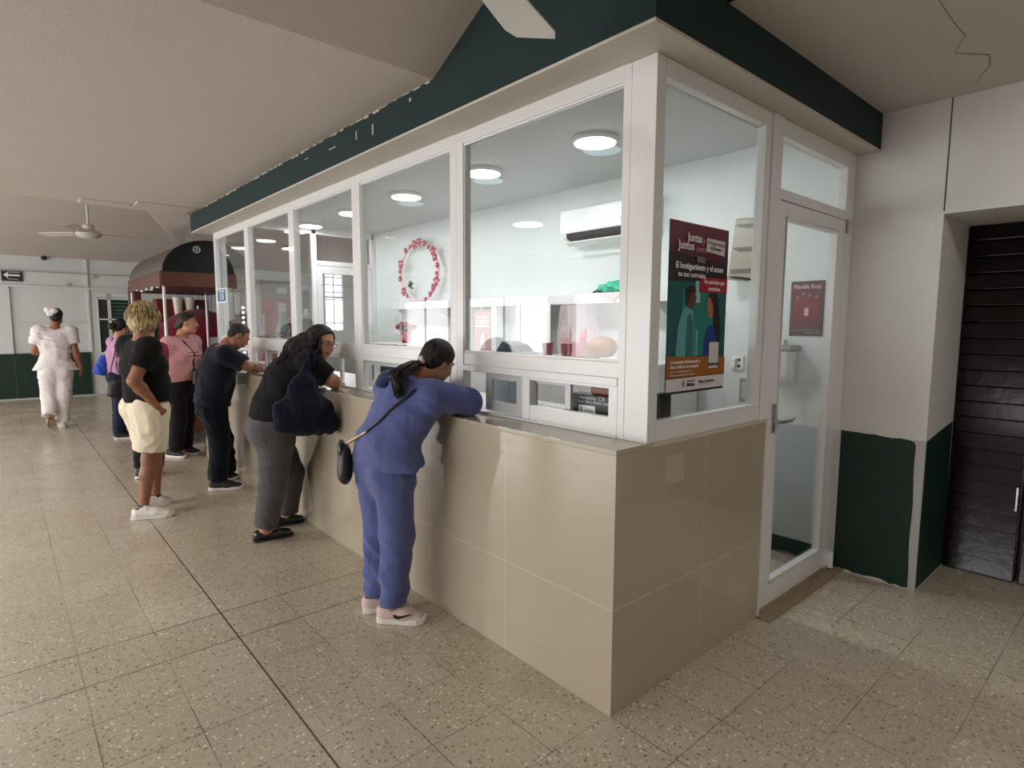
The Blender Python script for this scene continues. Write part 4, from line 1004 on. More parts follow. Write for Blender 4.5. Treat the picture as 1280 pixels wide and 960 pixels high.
# ------------------------------------------------------------------ figures: implicit surfaces meshed with surface nets
def nv(a): a = np.asarray(a, float); return a/np.linalg.norm(a)
class Field:
    def __init__(s, lo, hi, h):
        s.h = h; s.lo = np.array(lo, float)-2*h
        s.n = np.ceil((np.array(hi)-s.lo)/h).astype(int)+3
        s.d = np.full(tuple(s.n), .25, np.float32)
    def blk(s, lo, hi):
        a = np.clip(np.floor((np.asarray(lo)-s.lo)/s.h).astype(int), 0, s.n); b = np.clip(np.ceil((np.asarray(hi)-s.lo)/s.h).astype(int)+1, 0, s.n)
        sl = tuple(slice(i, j) for i, j in zip(a, b))
        ax = [(s.lo[k]+s.h*np.arange(a[k], b[k])).astype(np.float32) for k in range(3)]
        return sl, ax
    def comb(s, sl, q, k, op):
        d = s.d[sl]
        if d.size == 0: return
        if op == 'u':
            if k > 0:
                t = np.maximum(k-np.abs(d-q), 0)/k; s.d[sl] = np.minimum(d, q)-t*t*k*.25
            else: s.d[sl] = np.minimum(d, q)
        else:
            if k > 0:
                t = np.maximum(k-np.abs(d+q), 0)/k; s.d[sl] = np.maximum(d, -q)+t*t*k*.25
            else: s.d[sl] = np.maximum(d, -q)
    def cone(s, a, b, ra, rb, k=.02, w=None, sa=1., sb=1., cut='', op='u', sharp=0.):
        a = np.asarray(a, float); b = np.asarray(b, float); R = max(ra*max(1, sa), rb*max(1, sb))+k+4*s.h
        sl, (X, Y, Z) = s.blk(np.minimum(a, b)-R, np.maximum(a, b)+R)
        px = X[:, None, None]-a[0]; py = Y[None, :, None]-a[1]; pz = Z[None, None, :]-a[2]
        ba = b-a; L2 = max(ba@ba, 1e-9)
        t = (px*ba[0]+py*ba[1]+pz*ba[2])/L2; hh = np.clip(t, 0, 1)
        qx = px-hh*ba[0]; qy = py-hh*ba[1]; qz = pz-hh*ba[2]
        l2 = qx*qx+qy*qy+qz*qz
        if w is not None:
            w = np.asarray(w, float); c = qx*w[0]+qy*w[1]+qz*w[2]; sc = sa+(sb-sa)*hh
            l2 = l2-c*c+(c/sc)**2
        q = np.sqrt(np.maximum(l2, 0))-(ra+(rb-ra)*hh)
        L = math.sqrt(L2)
        if 'a' in cut: q = np.maximum(q, -t*L)
        if 'b' in cut: q = np.maximum(q, (t-1)*L)
        s.comb(sl, q.astype(np.float32), k, op)
    def ell(s, c, r, k=.02, ax=None, op='u', clip=None):
        c = np.asarray(c, float); r = np.asarray(r, float); R = r.max()+k+4*s.h
        sl, (X, Y, Z) = s.blk(c-R, c+R)
        P = [X[:, None, None]-c[0], Y[None, :, None]-c[1], Z[None, None, :]-c[2]]
        if ax is not None: P = [P[0]*a[0]+P[1]*a[1]+P[2]*a[2] for a in ax]
        k0 = np.sqrt((P[0]/r[0])**2+(P[1]/r[1])**2+(P[2]/r[2])**2); k1 = np.sqrt((P[0]/r[0]**2)**2+(P[1]/r[1]**2)**2+(P[2]/r[2]**2)**2)
        q = k0*(k0-1)/np.maximum(k1, 1e-6)
        if clip is not None:
            for (p0, n_) in clip:
                q = np.maximum(q, (X[:, None, None]-p0[0])*n_[0]+(Y[None, :, None]-p0[1])*n_[1]+(Z[None, None, :]-p0[2])*n_[2])
        s.comb(sl, q.astype(np.float32), k, op)
    def plane(s, p, n):
        n = nv(n); X, Y, Z = [(s.lo[k]+s.h*np.arange(s.n[k])).astype(np.float32) for k in range(3)]
        q = (X[:, None, None]-p[0])*n[0]+(Y[None, :, None]-p[1])*n[1]+(Z[None, None, :]-p[2])*n[2]
        s.d = np.maximum(s.d, q.astype(np.float32))
    def ripple(s, waves, seed=0):
        """cloth folds: waves = list of (direction, wavelength, amplitude)"""
        r = np.random.default_rng(seed); m = np.abs(s.d) < .05; I = np.nonzero(m)
        P = [s.lo[k]+s.h*I[k] for k in range(3)]
        wv = .035*np.sin(P[0]*11+P[2]*7+r.uniform(0, 6))+.035*np.sin(P[1]*13-P[2]*9+r.uniform(0, 6))+.02*np.sin(P[2]*17+P[0]*8)
        q = 0
        for (dr, wl, am) in waves:
            dr = nv(dr); ph = (P[0]*dr[0]+P[1]*dr[1]+P[2]*dr[2]+wv)*2*PI/wl+r.uniform(0, 6)
            q = q+am*(1-np.abs(np.sin(ph/2)))*(.5+.5*np.sin(P[2]*9+P[0]*7+P[1]*5+r.uniform(0, 6)))
        s.d[I] -= q.astype(np.float32)
    def at(s, p):
        i = (np.asarray(p)-s.lo)/s.h; i0 = np.clip(np.floor(i).astype(int), 0, s.n-2); f = np.clip(i-i0, 0, 1); v = 0
        for dx in (0, 1):
            for dy in (0, 1):
                for dz in (0, 1):
                    v += s.d[i0[0]+dx, i0[1]+dy, i0[2]+dz]*(f[0] if dx else 1-f[0])*(f[1] if dy else 1-f[1])*(f[2] if dz else 1-f[2])
        return v
    def out(s, p, dr, gap=.006):
        """the point where a line from p along dr leaves the cloth"""
        p = np.array(p, float); dr = nv(dr)
        last = p.copy()
        for k in range(140):
            q = p+dr*.004*k
            if s.at(q) < gap: last = q+dr*.004
        return last
    def mesh(s):
        d = s.d; S = d < 0
        c = [S[i:S.shape[0]-1+i, j:S.shape[1]-1+j, k:S.shape[2]-1+k] for i in (0, 1) for j in (0, 1) for k in (0, 1)]
        sm = np.zeros(c[0].shape, np.int8)
        for x in c: sm += x
        act = (sm > 0) & (sm < 8); I = np.argwhere(act); N = len(I)
        idx = np.full(act.shape, -1, np.int64); idx[tuple(I.T)] = np.arange(N)
        acc = np.zeros((N, 3)); cnt = np.zeros(N)
        cor = [(i, j, k) for i in (0, 1) for j in (0, 1) for k in (0, 1)]
        vals = {q: d[I[:, 0]+q[0], I[:, 1]+q[1], I[:, 2]+q[2]].astype(float) for q in cor}
        for q in cor:
            for a in range(3):
                if q[a] == 0:
                    q2 = list(q); q2[a] = 1; v0 = vals[q]; v1 = vals[tuple(q2)]
                    cr = (v0 < 0) != (v1 < 0); t = np.where(cr, v0/np.where(cr, v0-v1, 1), 0)
                    for b in range(3): acc[:, b] += np.where(cr, (t if b == a else q[b]), 0)
                    cnt += cr
        V = s.lo+s.h*(I+acc/cnt[:, None])
        Fs = []
        for a in range(3):
            b, c2 = (a+1) % 3, (a+2) % 3
            sl0 = [slice(None)]*3; sl1 = [slice(None)]*3
            sl0[a] = slice(0, -1); sl1[a] = slice(1, None)
            A0 = S[tuple(sl0)]; A1 = S[tuple(sl1)]
            E = np.argwhere(A0 != A1); E = E[(E[:, b] > 0) & (E[:, c2] > 0) & (E[:, b] < S.shape[b]-1) & (E[:, c2] < S.shape[c2]-1)]
            fl = A0[tuple(E.T)]
            q = []
            for (ob, oc) in ((0, 0), (1, 0), (1, 1), (0, 1)):
                e = E.copy(); e[:, b] -= ob; e[:, c2] -= oc; q.append(idx[tuple(e.T)])
            Q = np.stack(q, 1); Q[~fl] = Q[~fl][:, ::-1]; Fs.append(Q[:, ::-1] if False else Q)
        return V, np.concatenate(Fs)
    def build(s, name, m, parent, relax=2):
        V, Fq = s.mesh()
        for _ in range(relax):                       # even the net out a little
            acc = np.zeros_like(V); cnt = np.zeros(len(V))
            for i in range(4):
                j = (i+1) % 4
                np.add.at(acc, Fq[:, i], V[Fq[:, j]]); np.add.at(acc, Fq[:, j], V[Fq[:, i]]); np.add.at(cnt, Fq[:, i], 1); np.add.at(cnt, Fq[:, j], 1)
            V = V*.6+.4*acc/np.maximum(cnt, 1)[:, None]
        return fast_obj(name, V, Fq, m, parent)

def fast_obj(name, V, Fq, m, parent):
    off = np.array(WL[parent.name]) if parent is not None else np.zeros(3)
    me = bpy.data.meshes.new(name); n = len(V); k = len(Fq)
    me.vertices.add(n); me.vertices.foreach_set('co', (V-off).astype(np.float32).ravel())
    me.loops.add(k*4); me.loops.foreach_set('vertex_index', Fq.astype(np.int32).ravel())
    me.polygons.add(k); me.polygons.foreach_set('loop_start', (np.arange(k)*4).astype(np.int32))
    me.update(calc_edges=True); me.validate()
    bm = bmesh.new(); bm.from_mesh(me); bmesh.ops.recalc_face_normals(bm, faces=bm.faces); bm.to_mesh(me); bm.free()
    me.polygons.foreach_set('use_smooth', [True]*len(me.polygons)); me.update()
    o = bpy.data.objects.new(name, me); COL.objects.link(o); me.materials.append(m)
    if parent is not None: o.parent = parent
    WL[o.name] = Vector(off)
    return o

A_ = np.array
def rot(v, ax, ang):
    ax = nv(ax); v = np.asarray(v, float); c, s = math.cos(ang), math.sin(ang)
    return v*c+np.cross(ax, v)*s+ax*(ax@v)*(1-c)

def hand(F, w, dr, nm, side, curl=.35, sc=1., spread=.1):
    """palm, four separate fingers and a thumb; nm = way the palm faces; side = +1/-1 picks the thumb's side along lat"""
    w = A_(w, float); dr = nv(dr); nm = nv(A_(nm)-dr*(A_(nm)@dr)); lat = np.cross(dr, nm)*side
    F.cone(w-dr*.01, w+dr*.085*sc, .019*sc, .0135*sc, .012, w=lat, sa=1.25, sb=2.5)
    for i, (o, L) in enumerate(((.029, .068), (.010, .077), (-.010, .072), (-.028, .056))):
        b = w+dr*.082*sc+lat*o*sc; d = nv(dr+lat*o*spread*8); p = b; r = .0092*sc
        for j, f in enumerate((.45, .32, .23)):
            d = rot(d, np.cross(dr, nm), curl*(.7 if j == 0 else 1.)*(1+.12*i)); e = p+d*L*f*sc
            F.cone(p, e, r, r*.9, .004); p = e; r *= .9
    b = w+dr*.022*sc+lat*.020*sc; d = nv(dr*.75+lat*.62+nm*.28); e = b+d*.042*sc
    F.cone(b, e, .0125*sc, .0105*sc, .008); d = nv(dr*.95+lat*.22+nm*.30); e2 = e+d*.030*sc
    F.cone(e, e2, .0105*sc, .0085*sc, .004)

def head(F, c, f, u, hs=.88, wide=1., ears=True, jaw=1.):
    c = A_(c, float); f = nv(f); u = nv(A_(u)-f*(A_(u)@f)); r = np.cross(f, u); ax = (f, r, u)
    q = lambda a, b, d: c+(f*a+r*b+u*d)*hs
    F.ell(q(-.014, 0, .030), A_((.099, .079*wide, .096))*hs, .02, ax)
    F.ell(q(.020, 0, -.035), A_((.074, .067*wide, .088))*hs, .03, ax)
    F.ell(q(.052, 0, -.100), A_((.030, .034*wide, .028))*hs*jaw, .03, ax)
    for s in (-1, 1):
        F.ell(q(.058, s*.040*wide, -.030), A_((.030, .026, .028))*hs, .02, ax)
        F.ell(q(.020, s*.052*wide, -.078), A_((.035, .020, .028))*hs*jaw, .03, ax)
        F.ell(q(.094, s*.033, .012), A_((.014, .019, .012))*hs, .012, ax, op='s')
        F.ell(q(.079, s*.033, .012), A_((.011, .013, .011))*hs, .004, ax)
        F.ell(q(.088, s*.032, .036), A_((.010, .022, .007))*hs, .012, ax)
        if ears:
            F.ell(q(-.008, s*.080*wide, -.006), A_((.019, .009, .033))*hs, .006, (nv(f+r*s*.25), r, u))
            F.ell(q(-.004, s*.089*wide, -.004), A_((.010, .006, .018))*hs, .004, ax, op='s')
    F.cone(q(.090, 0, .022), q(.113, 0, -.020), .008*hs, .0125*hs, .012)
    for s in (-1, 1): F.ell(q(.101, s*.013, -.024), A_((.010, .009, .008))*hs, .008, ax)
    F.ell(q(.090, 0, -.056), A_((.011, .024, .007))*hs, .006, ax); F.ell(q(.088, 0, -.068), A_((.011, .021, .008))*hs, .006, ax)
    F.cone(q(.085, -.022, -.062), q(.085, .022, -.062), .0025*hs, .0025*hs, .002, op='s')
    return q, ax

M_lips = mat('lip skin', srgb(150, 84, 78), .45); M_brow = mat('dark brow hair', (.018, .012, .010), .7)
M_eye = mat('eye white', srgb(168, 156, 148), .3); M_iris = mat('dark iris', (.012, .008, .006), .15)
def face(q, root, hs=.88, lips=M_lips, brow=M_brow, stash=False):
    g = G(); g.ball(q(.0945, 0, -.0555), (.006*hs, .006*hs, .006*hs), 6, 4)
    g = G(); g.tube([q(.088, -.023, -.060), q(.098, -.009, -.056), q(.100, 0, -.058), q(.098, .009, -.056), q(.088, .023, -.060)], [.002, .0048, .0045, .0048, .002], 8)
    g.tube([q(.088, -.022, -.062), q(.097, -.008, -.068), q(.097, .008, -.068), q(.088, .022, -.062)], [.002, .0055, .0055, .002], 8)
    g.build('lips', lips, root, smooth=True)
    for s in (-1, 1):
        G().tube([q(.082, s*.052, .032), q(.094, s*.036, .040), q(.098, s*.017, .035)], [.0022, .0042, .0036], 7).build('eyebrow', brow, root, smooth=True)
        e = G().ball(q(.083, s*.033, .012), (.0105*hs,)*3, 12, 8).build('eye', M_eye, root, smooth=True)
        G().ball(q(.0915, s*.033, .012), (.0055*hs,)*3, 10, 6).build('iris', M_iris, e, smooth=True)

def shoe(root, heel, toe, h, m_up, m_sole, w=.047, sole=.024, lift=0., name='shoe', low=False, swoosh=None, pitch=0.):
    """heel, toe on the ground; upper as an implicit surface, sole as a shaped slab; pitch lifts the heel about the toe"""
    heel = A_((heel[0], heel[1], 0.)); toe = A_((toe[0], toe[1], 0.)); L = np.linalg.norm(toe-heel); f = (toe-heel)/L; r = A_((f[1], -f[0], 0.)); u = A_((0, 0, 1.))
    if pitch:
        f2 = rot(f, r, -pitch) if rot(f, r, -pitch)[2] < 0 else rot(f, r, pitch)
        heel = toe-f2*L; f = f2; u = nv(np.cross(r, f)); u = u if u[2] > 0 else -u
    o = heel+u*lift
    P = lambda a, b, c: o+f*a*L+r*b+u*c
    F = Field(np.minimum(o, o+f*L)-.09-(.05 if pitch else 0), np.maximum(o, o+f*L)+A_((.09, .09, .17)), h)
    F.cone(P(.14, 0, .045), P(.55, 0, .040), .040, .036, .03, w=r, sa=w*.86/.040, sb=w/.036)
    F.cone(P(.55, 0, .040), P(.86, 0, .030), .036, .026, .02, w=r, sa=w/.036, sb=w*.9/.026)
    if not low:
        F.cone(P(.17, 0, .05), P(.15, 0, .088), .040, .040, .02, w=r, sa=.9, sb=.85, cut='b')
        F.cone(P(.30, 0, .072), P(.62, 0, .045), .034, .028, .03, w=r, sa=.95, sb=1.1)
        F.cone(P(.20, 0, .075), P(.18, 0, .14), .030, .032, .004, op='s')
    else:
        F.cone(P(.15, 0, .04), P(.14, 0, .068), .037, .036, .015, w=r, sa=.9, sb=.85, cut='b')
        F.cone(P(.20, 0, .085), P(.56, 0, .085), .038, .032, .006, w=r, sa=.85, sb=.8, op='s')
    F.plane(P(0, 0, sole*.7), -u)
    s = F.build(name, m_up, root)
    pr = [(-.005, .50), (.03, .72), (.12, .86), (.3, .84), (.5, .94), (.68, 1.08), (.82, 1.02), (.93, .72), (.985, .38), (1.0, .0)]
    out = [(a, b*w) for a, b in pr]+[(a, -b*w) for a, b in reversed(pr[:-1])]
    g = G(); n = len(out); sk = lambda a: sole*(1.12 if a < .25 else .95)+(.012 if a > .93 else 0)
    g.add([P(a, b, .001+(.010 if a > .93 else 0)) for a, b in out]+[P(a, b*1.03, sk(a)) for a, b in out], [tuple(range(n-1, -1, -1)), tuple(range(n, 2*n))]+[(i, (i+1) % n, n+(i+1) % n, n+i) for i in range(n)])
    g.build('sole', m_sole, s, bevel=.003)
    return s, P

def strands(g, roots, flow, n, L, r0=.006, wav=.01, seed=1, sag=0., nseg=7, fr=26.):
    """tapered wavy locks added to g; roots() gives a start, flow(p) a direction"""
    rr = np.random.default_rng(seed)
    for _ in range(n):
        p = roots(rr); pts = [p.copy()]; ph = rr.uniform(0, 6, 3); l = L*rr.uniform(.75, 1.1)
        for k in range(nseg):
            d = nv(flow(p)+A_((0, 0, -sag*k/nseg))); p = p+d*l/nseg
            pts.append(p+wav*np.sin(ph+fr*l*(k+1)/nseg)*min(1, (k+1)/3))
        g.tube(pts, [r0*(.5 if k == 0 else (1-.75*(k/nseg)**2)) for k in range(nseg+1)], 6)

def join_field(F, g, relax=2):
    V, Fq = F.mesh(); g.add([tuple(p) for p in V], [tuple(q) for q in Fq]); return g

SKIN = skin('warm brown skin', srgb(172, 120, 92)); SKIN2 = skin('tanned skin', srgb(150, 98, 72)); SKIN3 = skin('light brown skin', srgb(190, 138, 108)); SKIN4 = skin('deep tan leg skin', srgb(126, 78, 56))
SKIN5 = skin('sun browned skin', srgb(138, 90, 66))
HAIRB = hair_mat('black hair', (.006, .005, .005), (.035, .027, .024))

def figure(label, base, J, S):
    """one person: a continuous body, then the clothes over it. J = joints, S = style"""
    t = thing('person', base, label, 'person')
    h = S.get('h', .008); gi = S.get('girth', 1.)
    J = {k: A_(v, float) for k, v in J.items()}
    pts = np.stack(list(J.values())); lo = pts.min(0)-.30; hi = pts.max(0)+.30; lo[2] = -.02; hi[2] = pts[:, 2].max()+.22
    lat = nv(J['hipR']-J['hipL']); slat = nv(J['shR']-J['shL']); mid = nv(lat+slat)
    f, u = S['face'], S['up']; hs = S.get('hs', .88)
    # ---- body
    B = Field(lo, hi, h)
    hw = np.linalg.norm(J['hipR']-J['hipL'])/2; sw = np.linalg.norm(J['shR']-J['shL'])/2
    td = S.get('depth', .10)
    B.cone(J['pelvis'], J['waist'], td*.95, td*.9, .05, lat, 1.45, 1.25)
    B.cone(J['waist'], J['chest'], td*.9, td*1.0, .05, mid, 1.25, 1.4)
    B.cone(J['chest'], J['c7']*.75+J['chest']*.25, td*1.0, td*.55, .05, slat, 1.4, 1.9)
    B.cone(J['c7']*.8+J['chest']*.2, J['neck'], .055, .05, .03)
    B.cone(J['neck'], J['head']-nv(u)*.05*hs-nv(f)*.02, .052, .050, .03)
    q, ax = head(B, J['head'], f, u, hs, S.get('wide', 1.), jaw=S.get('jaw', 1.))
    am = S.get('arm', 1.)
    for s in 'LR':
        sh, el, wr = J['sh'+s], J['el'+s], J['wr'+s]
        B.cone(J['c7']*.35+J['chest']*.65, sh, .075, .05, .04)
        B.cone(sh, el, .050*am, .040*am, .025); m = el*.7+wr*.3
        B.cone(el, m, .039*am, .041*am, .02); B.cone(m, wr, .040*am, .025*am, .02)
        hd = S.get('hand'+s)
        if hd: hand(B, wr, hd[0], hd[1], hd[2], hd[3], S.get('hsc', 1.))
        hp, kn, an = J['hip'+s], J['kn'+s], J['an'+s]
        B.cone(hp, kn, .080*gi, .052, .04); c = kn*.68+an*.32
        B.cone(kn, c, .050, .053, .03); B.cone(c, an, .052, .034, .03)
        ft = J.get('toe'+s)
        if ft is not None: B.cone(an-A_((0, 0, .02)), ft+A_((0, 0, .03)), .036, .026, .02)
    bo = B.build('body', S.get('skin', SKIN), t)
    return t, B, J, q, ax, lat, slat, mid, lo, hi, h

def top_garment(C, sleeve=.6, ease=1.15, hem=None, m=None, waves=None, name='shirt', seed=1, sl_r=(.068, .062), shoulder=.07, belly=0., bust=0., cuff=None, neckr=.07, hood=None, hemw=1.55, flare=1., k=.05, torso_s=(1.45, 1.3, 1.4), extra=None):
    t, B, J, q, ax, lat, slat, mid, lo, hi, h = C
    F = Field(lo, hi, h); td = C_S['depth']*ease
    hemP = A_(hem if hem is not None else J['pelvis'])
    F.cone(hemP, J['waist'], td*1.02*flare, td*1.0, k, lat, hemw, torso_s[0], cut='a')
    F.cone(J['waist'], J['chest'], td*1.0, td*1.05, k, mid, torso_s[0], torso_s[2])
    F.cone(J['chest'], J['c7']*.62+J['chest']*.38, td*1.05, td*.60, k, slat, torso_s[2], 1.9)
    fw = nv(np.cross(J['c7']-J['waist'], slat)); 
    if fw@A_(C_S['front']) < 0: fw = -fw
    if belly: F.ell(J['waist']*.75+J['chest']*.25+fw*td*.55, (belly, belly*1.15, belly*1.1), .06)
    if bust:
        for s in (-1, 1): F.ell(J['chest']+fw*td*.75+slat*s*.075, (bust,)*3, .05)
    for s in 'LR':
        sh, el, wr = J['sh'+s], J['el'+s], J['wr'+s]
        F.cone(J['c7']*.4+J['chest']*.6, sh, .085, shoulder, .05)
        if sleeve <= 1:
            e = sh+(el-sh)*sleeve; F.cone(sh, e, shoulder, sl_r[1], .03, cut='b')
        else:
            F.cone(sh, el, shoulder, sl_r[0], .03); e = el+(wr-el)*(sleeve-1); F.cone(el, e, sl_r[0], sl_r[1], .03, cut='b' if not cuff else '')
    if extra: extra(F)
    F.ripple(waves or [((1, .3, .6), .09, .006), ((.2, 1, -.5), .12, .006), ((.3, -.4, 1), .07, .005)], seed)
    o = F.build(name, m, t)
    return F, o

def trousers(C, m, top, ends=(.97, .97), r=(.100, .078, .070), butt=.0, waves=None, name='trousers', seed=2, depth=1.12, sx=1.5, kneebend=True, thigh=None):
    t, B, J, q, ax, lat, slat, mid, lo, hi, h = C
    F = Field(lo, hi, h); td = C_S['depth']*depth
    F.cone(J['pelvis']-A_((0, 0, .02)), A_(top), td*1.0, td*.93, .05, lat, sx, sx*.96, cut='b')
    fr = nv(A_(C_S['front'])*A_((1, 1, 0)))
    if butt:
        for s in 'LR': F.ell(J['hip'+s]*.9+J['pelvis']*.1-fr*td*.42+A_((0, 0, .03)), (butt,)*3, .05)
    for s, e in zip('LR', ends):
        hp, kn, an = J['hip'+s], J['kn'+s], J['an'+s]
        if e > 1e-3 and e < .62:
            F.cone(hp, hp+(kn-hp)*e*2, r[0], r[1], .035, cut='b')
        else:
            F.cone(hp, kn, r[0], r[1], .035); F.cone(kn, kn+(an-kn)*e, r[1], r[2], .03, cut='b')
    F.ripple(waves or [((.1, .1, 1), .11, .006), ((1, .2, .5), .08, .004), ((.2, 1, -.6), .10, .005)], seed)
    o = F.build(name, m, t)
    return F, o
# ------------------------------------------------------------------ the people
C_S = {}
def style(**k):
    C_S.clear(); C_S.update(k); return k
ARM = lambda d, n, s, c: (d, n, s, c)

# ---- 1. woman in the blue sweatsuit leaning on the ledge
M_blue = fabric('slate blue sweat fabric', srgb(86, 95, 144), .12, .92, 500., .35, .2)
M_navyh = fabric('dark blue hood lining', srgb(34, 44, 84), .12)
S = style(face=(.84, .10, -.50), up=(.5, .02, .86), hs=.88, depth=.104, front=(1, 0, 0), h=.007, skin=SKIN, girth=1.,
          handR=ARM((.1, 1, 0), (0, 0, -1), -1, .25), handL=ARM((.1, -1, 0), (0, 0, -1), 1, .25))
J = dict(pelvis=(-.268, 1.285, .795), waist=(-.262, 1.275, .95), chest=(-.175, 1.245, 1.115), c7=(-.155, 1.235, 1.25), neck=(-.075, 1.228, 1.295), head=(.015, 1.22, 1.352),
         hipL=(-.278, 1.375, .80), hipR=(-.278, 1.195, .80), shL=(-.16, 1.405, 1.20), shR=(-.125, 1.07, 1.195),
         elL=(.085, 1.46, 1.155), elR=(.085, 1.04, 1.155), wrL=(.115, 1.36, 1.135), wrR=(.12, 1.20, 1.135),
         knL=(-.262, 1.375, .46), knR=(-.245, 1.215, .48), anL=(-.275, 1.395, .085), anR=(-.272, 1.232, .09), toeL=(-.17, 1.345, 0), toeR=(-.17, 1.14, 0))
C = figure('woman in a blue sweatsuit leaning on the counter ledge, seen from behind', (-.27, 1.29, 0), J, S)
t, q = C[0], C[3]
def hood(F):
    F.ell((-.205, 1.245, 1.265), (.060, .105, .050), .03, (nv((.75, 0, .66)), A_((0, 1, 0)), nv((-.66, 0, .75))))
Fs, _ = top_garment(C, 1.88, 1.22, (-.258, 1.285, .862), M_blue, [((1, .3, .5), .13, .010), ((.2, 1, -.5), .15, .008), ((.4, -.3, 1), .10, .007)], 'sweatshirt', 3, (.064, .052), .082, hemw=1.70, flare=1.12, extra=hood)
Ft, _ = trousers(C, M_blue, (-.258, 1.28, .93), (.96, .97), (.104, .082, .060), .074, [((.15, .1, 1), .10, .011), ((1, .2, .35), .09, .010), ((.2, 1, -.3), .12, .009)], 'sweatpants', 5, 1.10, 1.52)
for kn, an in (('knL', 'anL'), ('knR', 'anR')):
    a = A_(J[an]); G().tube([a+A_((0, 0, d)) for d in (.0, .02, .04, .055)], [.044, .050, .052, .048], 20).build('ankle_cuff', M_blue, t, smooth=True)
M_sh = mat('pale pink mesh shoe', srgb(206, 182, 178), .7, 0., .14, 60.); M_shs = mat('white foam sole', srgb(226, 220, 216), .5)
sR, P = shoe(t, (-.330, 1.288), (-.142, 1.108), .006, M_sh, M_shs, .046, .034)
sw = [(.44, .058), (.46, .046), (.53, .040), (.62, .050), (.80, .078), (.60, .060), (.53, .055), (.48, .060)]
sw = [(.36, .062), (.38, .046), (.46, .039), (.56, .046), (.74, .066), (.55, .057), (.47, .054), (.42, .058)]
g = G(); v1 = []
for a, c in sw: v1.append(P(a, .048-.010*max(0, (a-.5)), c))
g.ext([tuple(p) for p in v1], tuple((P(0, .006, 0)-P(0, 0, 0)))).build('swoosh', M_black, sR)
g = G()
for k in range(5):
    a = .38+k*.055; g.tube([P(a, .022, .078-k*.006), P(a+.015, 0, .084-k*.006), P(a, -.022, .078-k*.006)], .0035, 6)
g.build('laces', M_white, sR, smooth=True)
shoe(t, (-.345, 1.425), (-.125, 1.318), .007, M_sh, M_shs, .046, .034)
# hair pulled into a low tail
hq = C[3]
F = Field(A_(J['head'])-.2, A_(J['head'])+.2, .007); ax = C[4]
F.ell(hq(-.020, 0, .038), A_((.106, .087, .098))*.90, .02, ax, clip=[(hq(.045, 0, .05), nv(ax[0]*.85-ax[2]*.45))])
F.ell(hq(-.070, 0, -.030), A_((.052, .066, .060))*.9, .03, ax)
F.ripple([((.2, 1, .1), .018, .0035), ((.1, .8, .6), .026, .003)], 4)
g = join_field(F, G())
tie = hq(-.125, 0, -.045); tie = A_((-.090, 1.215, 1.352))
on_ = lambda p, g_: Fs.out(A_(p), (-.80, -.35, .48), g_)
path = [tie, A_((-.135, 1.20, 1.352)), A_((-.185, 1.19, 1.330)), on_((-.15, 1.20, 1.225), .045), on_((-.165, 1.185, 1.18), .030), on_((-.18, 1.18, 1.145), .014)]
rr_ = np.random.default_rng(5)
for k in range(70):
    o = np.clip(rr_.normal(0, 1, 3), -1.3, 1.3)*A_((.012, .017, .012)); ph = rr_.uniform(0, 6); e = rr_.uniform(.8, 1.06)
    pts = []
    for i, p in enumerate(path):
        s_ = min(1.15, .35+.35*i); w_ = .011*math.sin(ph+i*2.3)
        pts.append(p+o*s_*(1.2 if 1 <= i <= 3 else .8)+A_((w_, w_*.7, 0)))
    g.tube(pts, [.005, .0065, .007, .006, .0045, .001], 6)
hr = g.build('hair', HAIRB, t, smooth=True)
g = G()
for k in range(7):
    a = 2*PI*k/7; g.ball(tie+A_((.012*math.sin(a*2), .024*math.cos(a), .028*math.sin(a))), (.013, .016, .014), 10, 6)
g.build('scrunchie', mat('cream scrunchie', srgb(222, 206, 196), .8), hr, smooth=True)
hp_ = Fs.out(A_((-.15, 1.30, 1.20)), (-.75, .1, .65), .0)
F = Field(hp_-.2, hp_+.2, .006); hx_ = (nv((.75, 0, .66)), A_((0, 1, 0)), nv((-.66, 0, .75)))
F.ell(hp_+A_((.012, -.01, .0)), (.042, .080, .026), .02, hx_); F.ell(hp_+A_((-.02, -.01, -.025)), (.040, .055, .022), .02, hx_)
F.ripple([((1, .3, .5), .06, .010), ((.2, 1, 0), .08, .008)], 5); F.build('hood', M_navyh, t)
# her crossbody bag
M_bagk = mat('black quilted leather', (.016, .015, .014), .4, 0., .3, 30., bump=.5, bscale=90.)
M_gold = mat('gold chain', (.62, .50, .30), .3, 1.)
bg_ = thing('handbag', (-.44, 1.42, .74), 'small black quilted handbag hanging at the back of the blue sweatsuit', 'handbag')
bc = A_((-.425, 1.43, .845))
F = Field(bc-.2, bc+.2, .005); bx_ = (nv((.5, .86, 0)), nv((.86, -.5, 0)), A_((0, 0, 1.)))
F.ell(bc+A_((0, 0, -.01)), (.060, .036, .108), .02, bx_); F.ell(bc+A_((-.003, .0, -.055)), (.066, .036, .060), .02, bx_)
F.ripple([((1, .5, 1), .026, .0035), ((1, .5, -1), .026, .0035)], 2); F.build('body', M_bagk, bg_)
F = Field(bc-.2, bc+.2, .005); F.ell(bc+A_((-.012, .012, .062)), (.055, .022, .055), .01, bx_); F.build('flap', M_black, bg_)
pts = [(-.165, 1.075, 1.275), (-.20, 1.12, 1.25), (-.25, 1.17, 1.18), (-.31, 1.23, 1.10), (-.36, 1.29, 1.02)]
pp_ = [Fs.out(p, (-.9, -.25, .25), .006) for p in [A_((-.15, 1.09, 1.22)), A_((-.17, 1.12, 1.18)), A_((-.19, 1.17, 1.12)), A_((-.22, 1.23, 1.05)), A_((-.25, 1.29, .98))]]
g = G(); g.tube([tuple(p) for p in pp_], .0065, 8).build('strap', M_black, bg_, smooth=True)
e0 = A_(pp_[-1]); e1 = bc+A_((.0, -.02, .095))
